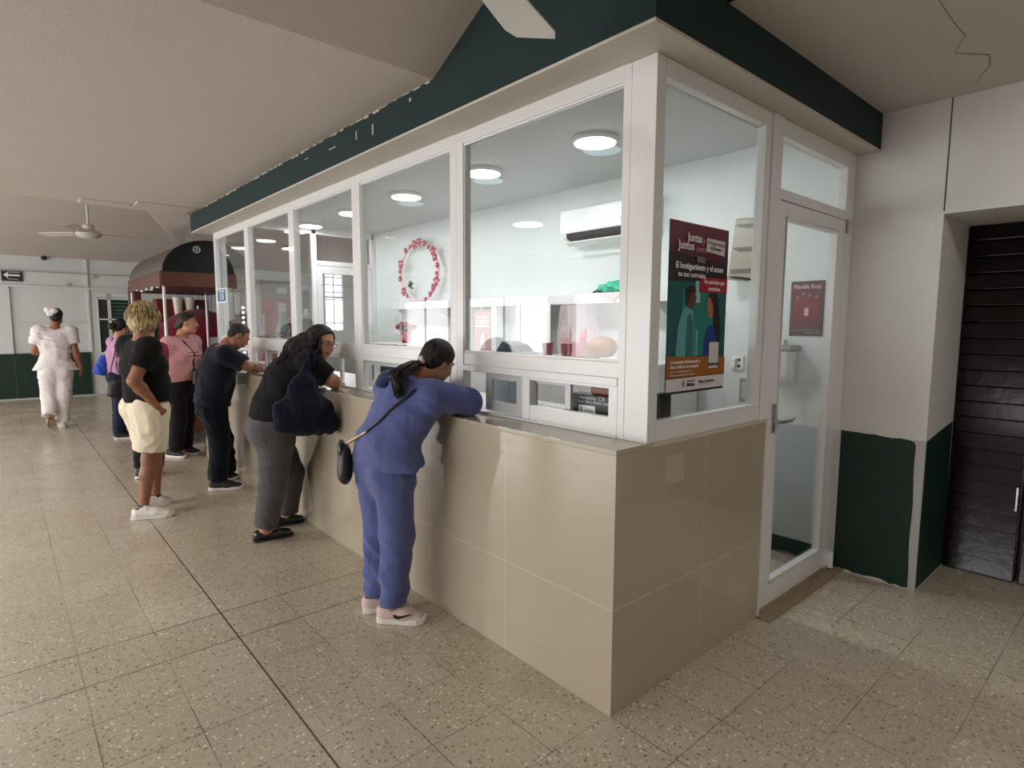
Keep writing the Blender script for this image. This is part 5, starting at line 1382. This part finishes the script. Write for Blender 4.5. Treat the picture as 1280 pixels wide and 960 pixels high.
for k in range(14):
    p = e0+(e1-e0)*(k/13); G().ball(tuple(p), (.006, .006, .009), 8, 5).build('chain_link', M_gold, bg_, smooth=True)

# ---- 2. woman in black with the navy tote, looking back over her shoulder
M_blk = fabric('black knit', (.008, .0075, .009), .2, .9, 500., .3, .04)
M_grey = fabric('charcoal trouser cloth', srgb(82, 78, 80), .12, .8, 600., .3, .15)
S = style(face=(.36, -.88, -.24), up=(.16, -.10, .97), hs=.90, depth=.128, front=(1, 0, 0), h=.008, skin=SKIN3, wide=1.06, girth=1.2, arm=1.2, jaw=1.05,
          handR=ARM((.35, .93, .05), (.1, 0, -1), -1, .35), handL=ARM((.3, -.95, 0), (0, 0, -1), 1, .3))
J = dict(pelvis=(-.300, 2.87, .775), waist=(-.285, 2.84, .97), chest=(-.20, 2.79, 1.17), c7=(-.135, 2.765, 1.325), neck=(-.075, 2.75, 1.36), head=(.020, 2.715, 1.415),
         hipL=(-.27, 2.99, .77), hipR=(-.315, 2.75, .77), shL=(-.10, 2.96, 1.275), shR=(-.125, 2.60, 1.275),
         elL=(.05, 3.0, 1.16), elR=(-.005, 2.52, 1.16), wrL=(.085, 2.87, 1.115), wrR=(.095, 2.63, 1.118),
         knL=(-.115, 3.03, .41), knR=(-.335, 2.81, .39), anL=(-.145, 3.085, .085), anR=(-.385, 2.85, .085), toeL=(-.05, 3.085, 0), toeR=(-.27, 2.84, 0))
C = figure('woman in a black top and grey trousers turning her face from the counter', (-.3, 2.88, 0), J, S); t = C[0]
Fs, _ = top_garment(C, .86, 1.10, (-.300, 2.86, .885), M_blk, None, 'top', 7, (.075, .078), .085, bust=.085, hemw=1.5, flare=1.08)
Ft, _ = trousers(C, M_grey, (-.29, 2.855, .96), (.95, .93), (.125, .090, .078), .120, [((.4, .1, 1), .09, .008), ((1, .2, .2), .10, .006), ((.2, 1, -.5), .12, .006)], 'trousers', 8, 1.10, 1.45)
for hl, te in (((-.462, 2.868), (-.188, 2.832)), ((-.232, 3.098), (-.008, 3.075))):
    s_, P = shoe(t, hl, te, .006, mat('black patent leather', (.010, .010, .012), .2, coat=.4), mat('black rubber sole', (.015, .015, .016), .6), .046, .014, low=True)
    if hl[1] < 3: G().tube([P(.66, -.02, .055), P(.70, 0, .060), P(.66, .02, .055)], .009, 8).build('shoe_bow', M_black, s_, smooth=True)
hq, ax = C[3], C[4]
face(hq, t, .90)
# glasses
g = G()
for s in (-1, 1):
    g.tube([hq(.112-.006*abs(math.cos(a)), s*.034+.026*math.cos(a), .008+.019*math.sin(a)) for a in [2*PI*k/18 for k in range(19)]], .0019, 6, cap=False)
    g.tube([hq(.104, s*.059, .014), hq(.05, s*.078, .014), hq(-.01, s*.086, .010)], .0019, 6)
g.tube([hq(.113, -.009, .012), hq(.116, 0, .014), hq(.113, .009, .012)], .0019, 6)
g.build('glasses', M_black, t, smooth=True)
F = Field(A_(J['head'])-.25, A_(J['head'])+.22, .008)
F.ell(hq(-.024, 0, .040), A_((.112, .094, .104))*.92, .02, ax, clip=[(hq(.050, 0, .078), nv(ax[0]*.80-ax[2]*.60))])
F.ell(hq(-.075, .0, -.03), A_((.062, .078, .085))*.95, .03, ax)
F.cone(hq(-.005, .090, .05), hq(-.03, .098, -.10), .034, .028, .02); F.cone(hq(-.01, -.090, .05), hq(-.05, -.095, -.09), .034, .028, .02)
F.cone(hq(-.06, 0, .0), (-.15, 2.74, 1.365), .090, .082, .05); F.cone((-.15, 2.74, 1.365), (-.25, 2.70, 1.30), .082, .052, .05)
F.ripple([((.1, 1, .3), .02, .004), ((.3, .8, -.4), .031, .005)], 4)
g = join_field(F, G())
c_ = A_(J['head'])
def roots(r):
    a = r.uniform(-1, 1); b = r.uniform(-.4, 1)
    return hq(-.045-.05*r.random(), .085*a, .035+.07*b*(1-abs(a)*.6))
def flow(p):
    k = max(0, min(1, (p[0]+.30)/.3)); return A_((-.9, .08*(p[1]-2.72)*8, -.42-.4*(1-k)))
strands(g, roots, flow, 130, .37, .0095, .022, 3, .4, 9, 26.)
rt = lambda r: hq(.03+.02*r.random(), .080, .04+.03*r.random())
strands(g, rt, lambda p: A_((-.06, .0, -1.)), 14, .19, .007, .010, 5, 0, 6, 30.)
g.build('hair', HAIRB, t, smooth=True)
# navy tote on her shoulder
M_tote = fabric('navy cotton tote', srgb(21, 24, 40), .15, .9, 400., .4, .06)
tb = thing('tote_bag', (-.2, 2.45, .8), 'big slouchy navy cloth tote hanging from the shoulder of the black top', 'bag')
F = Field((-.55, 2.18, .70), (.16, 2.72, 1.46), .007); wv = A_((1., .0, 0))
F.cone((-.235, 2.425, .885), (-.24, 2.425, 1.0), .072, .066, .05, wv, 2.75, 2.35)
F.cone((-.24, 2.425, 1.0), (-.225, 2.445, 1.17), .066, .038, .05, wv, 2.35, 1.9)
F.cone((-.225, 2.445, 1.17), (-.18, 2.50, 1.30), .036, .016, .03, wv, 1.7, 1.5)
F.cone((-.36, 2.420, .93), (-.075, 2.420, .875), .055, .060, .05)
F.ripple([((1, .1, .06), .10, .010), ((1, .3, -.18), .13, .010), ((.9, -.2, .3), .07, .004)], 12)
F.build('body', M_tote, tb)
sp_ = [(-.19, 2.472, 1.25)]+[tuple(Fs.out(A_(p), d_, .004)) for p, d_ in (((-.14, 2.59, 1.255), (-.1, -1, .35)), ((-.135, 2.60, 1.26), (0, -.6, .8)), ((-.13, 2.63, 1.26), (0, -.1, 1)), ((-.125, 2.68, 1.26), (0, .1, 1)))]
for dx in (-.018, .014):
    G().tube([(x+dx, y, z) for x, y, z in sp_], [.016, .014, .013, .012, .010], 8).build('strap', M_tote, tb, smooth=True)
G().box(-.345, -.27, 2.395, 2.402, .905, .935).build('tag', mat('silver tag', (.5, .5, .5), .4, .7), tb, bevel=.003)

# ---- 3. man in the dark navy T-shirt writing at the counter
M_nvt = fabric('dark navy jersey', srgb(29, 32, 45), .12, .9, 500., .3, .08)
M_nvp = fabric('blue black trouser cloth', srgb(16, 22, 34), .15, .75, 600., .35, .1)
S = style(face=(.74, -.14, -.66), up=(.64, 0, .76), hs=.90, depth=.130, front=(1, 0, 0), h=.009, skin=SKIN2, wide=1.08, girth=1.05, arm=1.15, jaw=1.15,
          handR=ARM((.45, .88, .0), (.1, .1, -1), -1, .45), handL=ARM((.8, -.5, 0), (0, 0, -1), 1, .4))
J = dict(pelvis=(-.262, 4.60, .76), waist=(-.235, 4.59, .95), chest=(-.205, 4.56, 1.14), c7=(-.195, 4.54, 1.315), neck=(-.125, 4.52, 1.36), head=(-.030, 4.49, 1.43),
         hipL=(-.235, 4.70, .77), hipR=(-.275, 4.51, .77), shL=(-.16, 4.75, 1.26), shR=(-.185, 4.345, 1.265),
         elL=(.03, 4.80, 1.16), elR=(-.035, 4.24, 1.158), wrL=(.08, 4.64, 1.115), wrR=(.085, 4.36, 1.122),
         knL=(-.155, 4.72, .42), knR=(-.235, 4.50, .42), anL=(-.105, 4.765, .09), anR=(-.275, 4.475, .09), toeL=(-.05, 4.79, 0), toeR=(-.18, 4.42, 0))
C = figure('man in a dark navy T-shirt bent over the counter, writing', (-.25, 4.6, 0), J, S); t = C[0]
top_garment(C, .82, 1.10, (-.258, 4.60, .80), M_nvt, [((1, .3, .5), .13, .010), ((.2, 1, -.5), .15, .009), ((.3, -.3, 1), .10, .006)], 'T_shirt', 9, (.08, .080), .085, belly=.085, hemw=1.42, flare=1.06)
trousers(C, M_nvp, (-.25, 4.6, .86), (1.0, 1.0), (.108, .088, .078), .085, [((.1, .1, 1), .12, .008), ((1, .2, .2), .08, .010), ((.2, 1, -.1), .09, .009)], 'trousers', 10, 1.04, 1.4)
M_bshoe = mat('black knit shoe', (.014, .013, .013), .7)
for hl, te in (((-.352, 4.478), (-.078, 4.355)), ((-.20, 4.735), (-.01, 4.80))):
    s_, P = shoe(t, hl, te, .007, M_bshoe, M_shs, .048, .030)
    G().tube([P(.42, .040, .040), P(.50, .036, .060), P(.58, .028, .066)], .005, 6).build('shoe_stripe', mat('coppery stripe', srgb(170, 120, 96), .4), s_, smooth=True)
hq, ax = C[3], C[4]
face(hq, t, .90)
G().tube([hq(.094, -.034, -.060), hq(.104, -.014, -.046), hq(.108, 0, -.044), hq(.104, .014, -.046), hq(.094, .034, -.060)], [.003, .007, .008, .007, .003], 8).build('moustache', M_brow, t, smooth=True)
F = Field(A_(J['head'])-.2, A_(J['head'])+.2, .007)
F.ell(hq(-.016, 0, .034), A_((.103, .088, .097))*.915, .015, ax, clip=[(hq(.038, 0, .082), nv(ax[0]*.74-ax[2]*.67))])
F.ell(hq(-.062, 0, -.022), A_((.046, .070, .050))*.92, .02, ax)
for s in (-1, 1): F.cone(hq(.008, s*.076, .04), hq(.016, s*.080, .010), .012, .007, .01)
F.ripple([((.3, 1, .1), .012, .003), ((1, .2, .3), .014, .003)], 6)
join_field(F, G()).build('hair', hair_mat('greying dark hair', (.006, .0055, .0055), (.04, .037, .035), 90.), t, smooth=True)
o = G().box(.06, .27, 4.30, 4.58, 1.0805, 1.0825).box(.08, .25, 4.33, 4.55, 1.0825, 1.084).build('paper_form', M_paper, None)
base_origin(o, (.16, 4.44, 1.0805)); tag(o, 'white form on the ledge under the hands of the writing man', 'paper')

# ---- 4. man with blond hair in a black T-shirt and cream shorts
M_bt = fabric('faded black jersey', (.009, .0085, .009), .2, .9, 500., .3, .04)
M_short = fabric('cream cotton shorts', srgb(222, 212, 188), .06, .9, 500., .45, .2)
S = style(face=(.74, .66, -.06), up=(.03, .03, 1), hs=.92, depth=.120, front=(.86, .50, 0), h=.009, skin=SKIN5, wide=1.06, girth=1.08, arm=1.15,
          handR=ARM((.60, .05, -.8), (-.4, .9, 0), -1, .6), handL=ARM((.5, .3, -.8), (0, -1, 0), 1, .5))
J = dict(pelvis=(-.878, 4.06, .86), waist=(-.868, 4.07, 1.03), chest=(-.885, 4.06, 1.215), c7=(-.895, 4.055, 1.43), neck=(-.880, 4.06, 1.475), head=(-.848, 4.085, 1.592),
         hipL=(-.92, 4.15, .86), hipR=(-.85, 3.985, .86), shL=(-.95, 4.22, 1.365), shR=(-.875, 3.875, 1.355),
         elL=(-.86, 4.33, 1.12), elR=(-.985, 3.84, 1.115), wrL=(-.74, 4.24, .92), wrR=(-.845, 3.875, .915),
         knL=(-.815, 4.20, .47), knR=(-.895, 3.99, .47), anL=(-.815, 4.275, .085), anR=(-.95, 3.98, .085), toeL=(-.72, 4.28, 0), toeR=(-.84, 3.94, 0))
C = figure('blond man in a black T-shirt and cream shorts standing behind the queue', (-.89, 4.08, 0), J, S); t = C[0]
top_garment(C, .60, 1.12, (-.872, 4.06, .925), M_bt, None, 'T_shirt', 11, (.075, .082), .085, belly=.09, hemw=1.42, flare=1.08)
Fp, _ = trousers(C, M_short, (-.87, 4.06, .97), (.41, .41), (.122, .112, .1), .09, [((.1, .1, 1), .12, .004), ((1, .3, .1), .06, .008), ((.3, 1, .1), .07, .008)], 'shorts', 12, 1.12, 1.35)
M_wsh = mat('white leather shoe', srgb(222, 219, 212), .4); 
for hl, te, an in (((-1.036, 3.985), (-.755, 3.885), 'anR'), ((-.905, 4.255), (-.690, 4.295), 'anL')):
    s_, P = shoe(t, hl, te, .006, M_wsh, M_shs, .048, .030)
    g = G()
    for k in range(6):
        a = .36+k*.05; g.tube([P(a, .024, .084-k*.0065), P(a+.02, 0, .090-k*.0065), P(a, -.024, .084-k*.0065)], .004, 6)
    g.tube([P(.36, .0, .09), P(.34, .03, .10), P(.38, .045, .075)], .003, 6)
    g.build('laces', M_white, s_, smooth=True)
    G().box(*([v for p in zip(P(-.01, -.02, .035), P(.05, .02, .062)) for v in p])).build('heel_tab', mat('grey heel tab', (.08, .08, .085), .6), s_, bevel=.004)
    a_ = A_(J[an]); G().tube([a_+A_((-.006, 0, -.03)), a_+A_((-.004, 0, -.005)), a_+A_((0, 0, .018))], [.040, .041, .040], 16).build('sock', M_black, t, smooth=True)
hq, ax = C[3], C[4]
face(hq, t, .92)
F = Field(A_(J['head'])-.24, A_(J['head'])+.24, .007)
F.ell(hq(-.020, 0, .036), A_((.116, .104, .106))*.95, .02, ax, clip=[(hq(.075, 0, .06), nv(ax[0]*.85-ax[2]*.45))])
F.ell(hq(-.055, 0, -.055), A_((.072, .094, .085))*.95, .04, ax)
for s in (-1, 1): F.cone(hq(.01, s*.088, .03), hq(-.01, s*.094, -.055), .030, .020, .02)
F.ripple([((.3, 1, .15), .022, .004), ((1, .3, .2), .026, .004), ((.7, -.7, .3), .035, .004)], 7)
g = join_field(F, G())
def roots(r):
    a = r.uniform(0, 2*PI); b = r.uniform(.05, 1)
    return hq(-.02+.098*math.cos(a)*b*(.55 if math.cos(a) > .3 else 1), .088*math.sin(a)*b, .045+.088*math.sqrt(max(0, 1-b*b)))
def flow(p):
    o = p-hq(-.02, 0, .03); o[2] *= .4; return nv(o)*.45+A_((0, 0, -1.))*(.35+3.2*max(0, .07-(p[2]-hq(0, 0, .03)[2]))/.1*.3)
strands(g, roots, flow, 330, .125, .0042, .006, 9, .6, 6, 45.)
g.build('hair', hair_mat('dyed blond hair', srgb(84, 64, 40), srgb(208, 182, 134), 70.), t, smooth=True)

# ---- 5. woman in the pink T-shirt facing the counter
M_pink = fabric('pink jersey', srgb(196, 142, 144), .08, .9, 500., .3, .25)
M_bp = fabric('black trouser cloth', (.010, .010, .011), .2, .85, 500., .25, .1)
S = style(face=(.86, -.50, -.04), up=(.03, 0, 1), hs=.92, depth=.125, front=(.72, -.69, 0), h=.009, skin=SKIN, wide=1.05, girth=1.05, arm=1.2, jaw=1.08,
          handR=ARM((.1, .7, -.6), (1, 0, 0), 1, .5), handL=ARM((-.3, .5, -.8), (1, 0, 0), -1, .5))
J = dict(pelvis=(-0.185, 6.22, .84), waist=(-0.193, 6.215, 1.0), chest=(-0.175, 6.205, 1.19), c7=(-0.157, 6.225, 1.40), neck=(-0.140, 6.215, 1.44), head=(-0.080, 6.185, 1.548),
         hipL=(-0.100, 6.29, .82), hipR=(-0.250, 6.15, .82), shL=(-0.010, 6.33, 1.315), shR=(-0.310, 6.08, 1.315),
         elL=(0.035, 6.44, 1.10), elR=(-0.370, 6.17, 1.11), wrL=(-0.005, 6.40, .90), wrR=(-0.280, 6.36, .985),
         knL=(-0.135, 6.27, .44), knR=(-0.240, 6.18, .44), anL=(-0.145, 6.31, .08), anR=(-0.270, 6.22, .08), toeL=(-0.045, 6.24, 0), toeR=(-0.185, 6.12, 0))
C = figure('woman in a pink T-shirt with sunglasses on her hair, looking at the counter', (-0.185, 6.22, 0), J, S); t = C[0]
Fs, _ = top_garment(C, .66, 1.12, (-0.185, 6.22, .905), M_pink, [((.3, .3, 1), .12, .010), ((.2, -.2, 1), .08, .006), ((1, .4, .3), .13, .007)], 'T_shirt', 13, (.080, .082), .085, bust=.09, belly=.08, hemw=1.42, flare=1.06)
trousers(C, M_bp, (-0.185, 6.22, .95), (1., 1.), (.105, .085, .072), .09, None, 'trousers', 14, 1.08, 1.4)
for hl, te in (((-0.345, 6.31), (-0.190, 6.09)), ((-0.175, 6.36), (-0.025, 6.19))): shoe(t, hl, te, .008, M_bshoe, M_shs, .045, .026)
hq, ax = C[3], C[4]
face(hq, t, .92)
F = Field(A_(J['head'])-.22, A_(J['head'])+.22, .008)
F.ell(hq(-.022, 0, .038), A_((.104, .086, .100))*.93, .02, ax, clip=[(hq(.045, 0, .065), nv(ax[0]*.72-ax[2]*.69))])
F.ell(hq(-.085, 0, -.025), A_((.045, .060, .055)), .03, ax); F.ell(hq(-.125, 0, -.035), A_((.04, .042, .042)), .02, ax)
F.ripple([((.2, 1, .1), .018, .003)], 6)
join_field(F, G()).build('hair', hair_mat('dark brown hair', (.010, .007, .006), (.045, .030, .022)), t, smooth=True)
g = G()
for s in (-1, 1): g.ball(hq(.052, s*.034, .112), (.026, .026, .012), 12, 8); g.tube([hq(.045, s*.06, .105), hq(-.01, s*.088, .075), hq(-.06, s*.086, .05)], .003, 6)
g.build('sunglasses', M_black, t, smooth=True)
fr_ = nv((.72, -.69, 0)); lt_ = nv(A_(J['shR'])-A_(J['shL']))
for dz_, w_ in ((.03, .085), (-.01, .11)):
    pts = [Fs.out(A_((-0.165, 6.20, 1.19+dz_))+lt_*(w_*(k/4-1)+.045), fr_, .001) for k in range(9)]
    G().tube([tuple(p) for p in pts], .004, 6).build('chest_line', M_black, t, smooth=True)
cb = thing('crossbody_bag', (-0.045, 6.05, .85), 'small grey crossbody bag on the pink T-shirt', 'bag')
F = Field((-.2, 5.8, .75), (0.205, 6.25, 1.1), .007); bcn = Fs.out(A_((-0.175, 6.2, .93))-lt_*.0, fr_, .035)
F.cone(bcn+A_((0, 0, -.06)), bcn+A_((0, 0, .06)), .028, .024, .01, lt_, 2.2, 2.1); F.build('body', mat('grey nylon', srgb(112, 112, 110), .6), cb)
G().tube([bcn+lt_*.05+A_((0, 0, .085)), bcn-lt_*.05+A_((0, 0, .085))], .008, 8).build('zip', M_black, cb, smooth=True)
pp_ = [Fs.out(A_((-0.175, 6.2, 1.0))-lt_*-.01, fr_, .006), Fs.out(A_((-0.175, 6.2, 1.10))+lt_*.03, fr_, .006), Fs.out(A_((-0.175, 6.205, 1.20))+lt_*.05, fr_, .006), Fs.out(A_((-0.165, 6.205, 1.30))+lt_*.075, fr_+A_((0, 0, .4)), .006), Fs.out(A_((-0.160, 6.22, 1.37))+lt_*.085, A_((0, 0, 1.))+fr_*.2, .004)]
G().tube([tuple(bcn+A_((0, 0, .075)))]+[tuple(p) for p in pp_], .008, 8).build('strap', M_black, cb, smooth=True)

# ---- 6. woman in the lilac top further back
M_lil = fabric('lilac jersey', srgb(184, 138, 168), .08, .9, 500., .3, .25)
M_jean = fabric('dark blue denim', srgb(26, 34, 56), .2, .85, 400., .25, .1)
S = style(face=(.88, .42, -.15), up=(.1, 0, 1), hs=.86, depth=.110, front=(.95, .25, 0), h=.010, skin=SKIN3,
          handR=ARM((.8, .2, .4), (0, 1, 0), 1, .6), handL=ARM((.8, 0, .3), (0, -1, 0), -1, .6))
J = dict(pelvis=(-.560, 7.98, .82), waist=(-.560, 7.97, .97), chest=(-.560, 7.96, 1.13), c7=(-.552, 7.955, 1.345), neck=(-.535, 7.955, 1.385), head=(-.490, 7.965, 1.492),
         hipL=(-.57, 8.07, .81), hipR=(-.55, 7.89, .81), shL=(-.585, 8.13, 1.29), shR=(-.555, 7.785, 1.29),
         elL=(-.50, 8.2, 1.05), elR=(-.575, 7.74, 1.05), wrL=(-.32, 8.10, 1.10), wrR=(-.36, 7.79, 1.12),
         knL=(-.56, 8.05, .43), knR=(-.56, 7.90, .43), anL=(-.59, 8.05, .08), anR=(-.60, 7.89, .08), toeL=(-.48, 8.08, 0), toeR=(-.5, 7.88, 0))
C = figure('woman in a lilac top with two bags waiting behind the blond man', (-.57, 7.97, 0), J, S); t = C[0]
Fs, _ = top_garment(C, 1.4, 1.10, (-.560, 7.975, .88), M_lil, None, 'top', 15, (.055, .052), .070, bust=.07, hemw=1.4, flare=1.06)
trousers(C, M_jean, (-.56, 7.975, .93), (1., 1.), (.100, .080, .072), .085, None, 'jeans', 16, 1.08, 1.4)
for hl, te in (((-.66, 7.89), (-.43, 7.85)), ((-.65, 8.05), (-.42, 8.09))): shoe(t, hl, te, .008, M_bshoe, M_shs, .045, .026)
hq, ax = C[3], C[4]
face(hq, t, .86)
F = Field(A_(J['head'])-.24, A_(J['head'])+.22, .008)
F.ell(hq(-.022, 0, .036), A_((.104, .086, .098))*.90, .02, ax, clip=[(hq(.05, 0, .06), nv(ax[0]*.75-ax[2]*.66))])
F.ell(hq(-.07, 0, -.02), A_((.05, .062, .06))*.9, .03, ax); F.ell(hq(-.150, 0, -.010), A_((.052, .05, .045)), .012, ax)
F.ripple([((.2, 1, .1), .018, .003), ((1, .2, .5), .03, .003)], 6)
hr = join_field(F, G()).build('hair', HAIRB, t, smooth=True)
G().tube([hq(.012, .092*math.cos(a), .036+.098*math.sin(a)) for a in [PI*k/14 for k in range(15)]], .008, 8).build('headband', M_white, hr, smooth=True)
G().tube([hq(-.118, .03*math.cos(a), -.008+.03*math.sin(a)) for a in [2*PI*k/12 for k in range(13)]], .006, 6).build('hair_tie', M_white, hr, smooth=True)
bb = thing('shoulder_bag', (-.60, 7.66, .55), 'black leather shoulder bag at the hip of the woman in lilac', 'bag')
F = Field((-.85, 7.5, .48), (-.35, 7.85, 1.0), .008)
F.cone((-.62, 7.665, .64), (-.615, 7.67, .77), .055, .045, .04, A_((1., 0, 0)), 2.4, 2.3); F.ripple([((1, 0, .4), .09, .010), ((.6, 0, -1), .11, .008)], 3)
F.build('body', mat('black soft leather', (.014, .013, .013), .3, bump=.3, bscale=25.), bb)
for k in (0, 1): G().tube([(-.71+k*.16, 7.665, .80), (-.67+k*.05, 7.68, .98), (-.61+k*.02, 7.71, 1.20), (-.575+k*.01, 7.79, 1.365)], .007, 8).build('strap', M_black, bb, smooth=True)
b2 = thing('tote_bag', (-.74, 7.95, .9), 'bright blue bag carried behind the lilac top', 'bag')
F = Field((-.98, 7.75, .78), (-.55, 8.15, 1.3), .008)
F.cone((-.775, 7.94, .90), (-.715, 7.95, 1.10), .030, .022, .02, nv((.85, -.2, -.3)), 2.6, 1.9); F.ripple([((1, 0, .6), .07, .008)], 3)
F.build('body', mat('bright blue nylon', srgb(24, 62, 170), .5), b2)
G().tube([(-.71, 7.95, 1.10), (-.665, 7.94, 1.22), (-.60, 7.90, 1.35)], .010, 8).build('strap', mat('bright blue nylon', (0, 0, 0)), b2, smooth=True)

# ---- 7. nurse walking away
M_nw = fabric('white uniform cloth', srgb(232, 226, 226), .04, .8, 500., .35, .2)
S = style(face=(.25, .96, -.05), up=(.02, .02, 1), hs=.90, depth=.115, front=(-.05, 1, 0), h=.010, skin=SKIN2, girth=1.05, arm=1.15,
          handR=ARM((.15, .15, -1), (-1, .2, 0), -1, .45), handL=ARM((.5, .7, .4), (.7, -.5, 0), 1, .6))
J = dict(pelvis=(-1.140, 9.50, .82), waist=(-1.135, 9.50, 1.08), chest=(-1.125, 9.50, 1.26), c7=(-1.115, 9.49, 1.475), neck=(-1.105, 9.50, 1.52), head=(-1.085, 9.515, 1.640),
         hipL=(-1.235, 9.50, .80), hipR=(-1.05, 9.50, .80), shL=(-1.295, 9.50, 1.42), shR=(-.935, 9.50, 1.42),
         elL=(-1.365, 9.50, 1.13), elR=(-.895, 9.47, 1.12), wrL=(-1.26, 9.66, 1.11), wrR=(-.840, 9.49, .875),
         knL=(-1.235, 9.52, .46), knR=(-1.07, 9.52, .45), anL=(-1.255, 9.37, .20), anR=(-1.105, 9.53, .08), toeL=(-1.24, 9.50, .06), toeR=(-1.10, 9.63, 0))
C = figure('nurse in a white uniform and cap walking away toward the far wall', (-1.14, 9.5, 0), J, S); t = C[0]
top_garment(C, .62, 1.12, (-1.140, 9.50, .855), M_nw, [((.1, .2, 1), .10, .012), ((1, .2, .2), .16, .008)], 'uniform_jacket', 17, (.08, .088), .088, hemw=1.95, flare=1.06, torso_s=(1.22, 1.3, 1.42))
trousers(C, M_nw, (-1.14, 9.50, .93), (.98, 1.), (.115, .098, .088), .095, [((.1, .1, 1), .10, .010), ((1, .2, .3), .10, .006)], 'trousers', 18, 1.1, 1.5)
shoe(t, (-1.11, 9.44), (-1.105, 9.69), .008, M_wsh, M_shs, .046, .03)
shoe(t, (-1.255, 9.23), (-1.235, 9.47), .008, M_wsh, mat('tan rubber sole', srgb(150, 134, 116), .7), .048, .026, pitch=.95)
hq, ax = C[3], C[4]
face(hq, t, .9)
F = Field(A_(J['head'])-.22, A_(J['head'])+.22, .008)
F.ell(hq(-.022, 0, .036), A_((.106, .088, .100))*.92, .02, ax, clip=[(hq(.05, 0, .06), nv(ax[0]*.75-ax[2]*.66))])
F.ell(hq(-.075, 0, -.03), A_((.055, .07, .06))*.92, .03, ax)
F.ripple([((.2, 1, .1), .018, .003)], 6)
hr = join_field(F, G()).build('hair', HAIRB, t, smooth=True)
F = Field(A_(J['head'])-.30, A_(J['head'])+.30, .008)
F.ell(hq(-.105, -.085, .095), (.040, .045, .040), .015, ax); F.ell(hq(-.105, -.010, .080), (.040, .050, .045), .015, ax); F.ell(hq(-.115, -.055, .035), (.03, .045, .035), .015, ax)
F.ripple([((.4, 1, .3), .03, .008)], 3)
F.build('nurse_cap', M_nw, t)

# ---- 8. person mostly hidden behind the blond man
M_pat = fabric('red and black patterned cloth', srgb(120, 44, 50), .7, .9, 60., .2, .1)
S = style(face=(-.5, -.86, -.05), up=(0, 0, 1), hs=.86, depth=.10, front=(-.4, -.9, 0), h=.012, skin=SKIN3,
          handR=ARM((-.3, -.6, .3), (0, 1, 0), 1, .5), handL=ARM((-.3, -.6, .2), (0, 1, 0), -1, .5))
J = dict(pelvis=(-0.645, 5.50, .82), waist=(-0.645, 5.50, .97), chest=(-0.645, 5.50, 1.13), c7=(-0.641, 5.51, 1.34), neck=(-0.637, 5.50, 1.38), head=(-0.611, 5.47, 1.49),
         hipL=(-0.573, 5.48, .81), hipR=(-0.717, 5.53, .81), shL=(-0.513, 5.46, 1.28), shR=(-0.777, 5.56, 1.28),
         elL=(-0.513, 5.40, 1.05), elR=(-0.785, 5.48, 1.05), wrL=(-0.581, 5.26, 1.12), wrR=(-0.717, 5.30, 1.10),
         knL=(-0.590, 5.48, .43), knR=(-0.709, 5.52, .43), anL=(-0.598, 5.49, .08), anR=(-0.717, 5.53, .08), toeL=(-0.624, 5.38, 0), toeR=(-0.751, 5.41, 0))
C = figure('person in a red patterned top mostly hidden behind the blond man', (-0.641, 5.5, 0), J, S); t = C[0]
top_garment(C, 1.0, 1.10, (-0.645, 5.5, .88), M_pat, None, 'blouse', 19, (.06, .06), .070, bust=.06, hemw=1.4)
trousers(C, M_bp, (-0.645, 5.5, .93), (1., 1.), (.095, .078, .07), .07, None, 'trousers', 20, 1.08, 1.4)
for hl, te in (((-0.700, 5.56), (-0.777, 5.33)), ((-0.581, 5.53), (-0.649, 5.30))): shoe(t, hl, te, .01, M_bshoe, M_shs, .044, .024)
hq, ax = C[3], C[4]
face(hq, t, .86)
F = Field(A_(J['head'])-.22, A_(J['head'])+.22, .010)
F.ell(hq(-.022, 0, .036), A_((.106, .090, .100))*.92, .02, ax, clip=[(hq(.05, 0, .06), nv(ax[0]*.75-ax[2]*.66))])
for s in (-1, 1): F.cone(hq(-.02, s*.085, .03), hq(-.03, s*.09, -.10), .03, .02, .02)
F.ripple([((.2, 1, .1), .018, .003)], 6)
join_field(F, G()).build('hair', HAIRB, t, smooth=True)
# ------------------------------------------------------------------ light
W = bpy.data.worlds.new('overcast daylight'); SC.world = W; W.use_nodes = True
bg = W.node_tree.nodes['Background']; bg.inputs[0].default_value = (.93, .96, 1., 1.); bg.inputs[1].default_value = 2.4
def area(name, loc, rot, sx, sy, power, col, shape='RECTANGLE'):
    l = bpy.data.lights.new(name, 'AREA'); l.shape = shape; l.size = sx
    if shape in ('RECTANGLE', 'ELLIPSE'): l.size_y = sy
    l.energy = power; l.color = col
    o = bpy.data.objects.new(name, l); COL.objects.link(o); o.location = loc; o.rotation_euler = rot
    return o
for (a, b) in OPEN:
    k = DAY*(b-a)*2.2
    area('daylight_opening', (-6.75, (a+b)/2, 1.1), (0, -PI/2, 0), 2.2, b-a, k, (1., .98, .955))
area('daylight_window', (5.2, 14.05, 2.16), (-PI/2, 0, 0), .5, 1.6, 14, (1., .98, .97))
SC.view_settings.view_transform = 'Standard'; SC.view_settings.look = 'None'
SC.view_settings.gamma = 1.0; SC.view_settings.use_curve_mapping = False
SC.view_settings.exposure = EXPO
SC.cycles.transparent_max_bounces = 24
SC.cycles.max_bounces = 10; SC.cycles.diffuse_bounces = 6; SC.cycles.glossy_bounces = 5
SC.cycles.caustics_reflective = False; SC.cycles.caustics_refractive = False
SC.cycles.sample_clamp_indirect = 6.0
SC.cycles.use_denoising = True
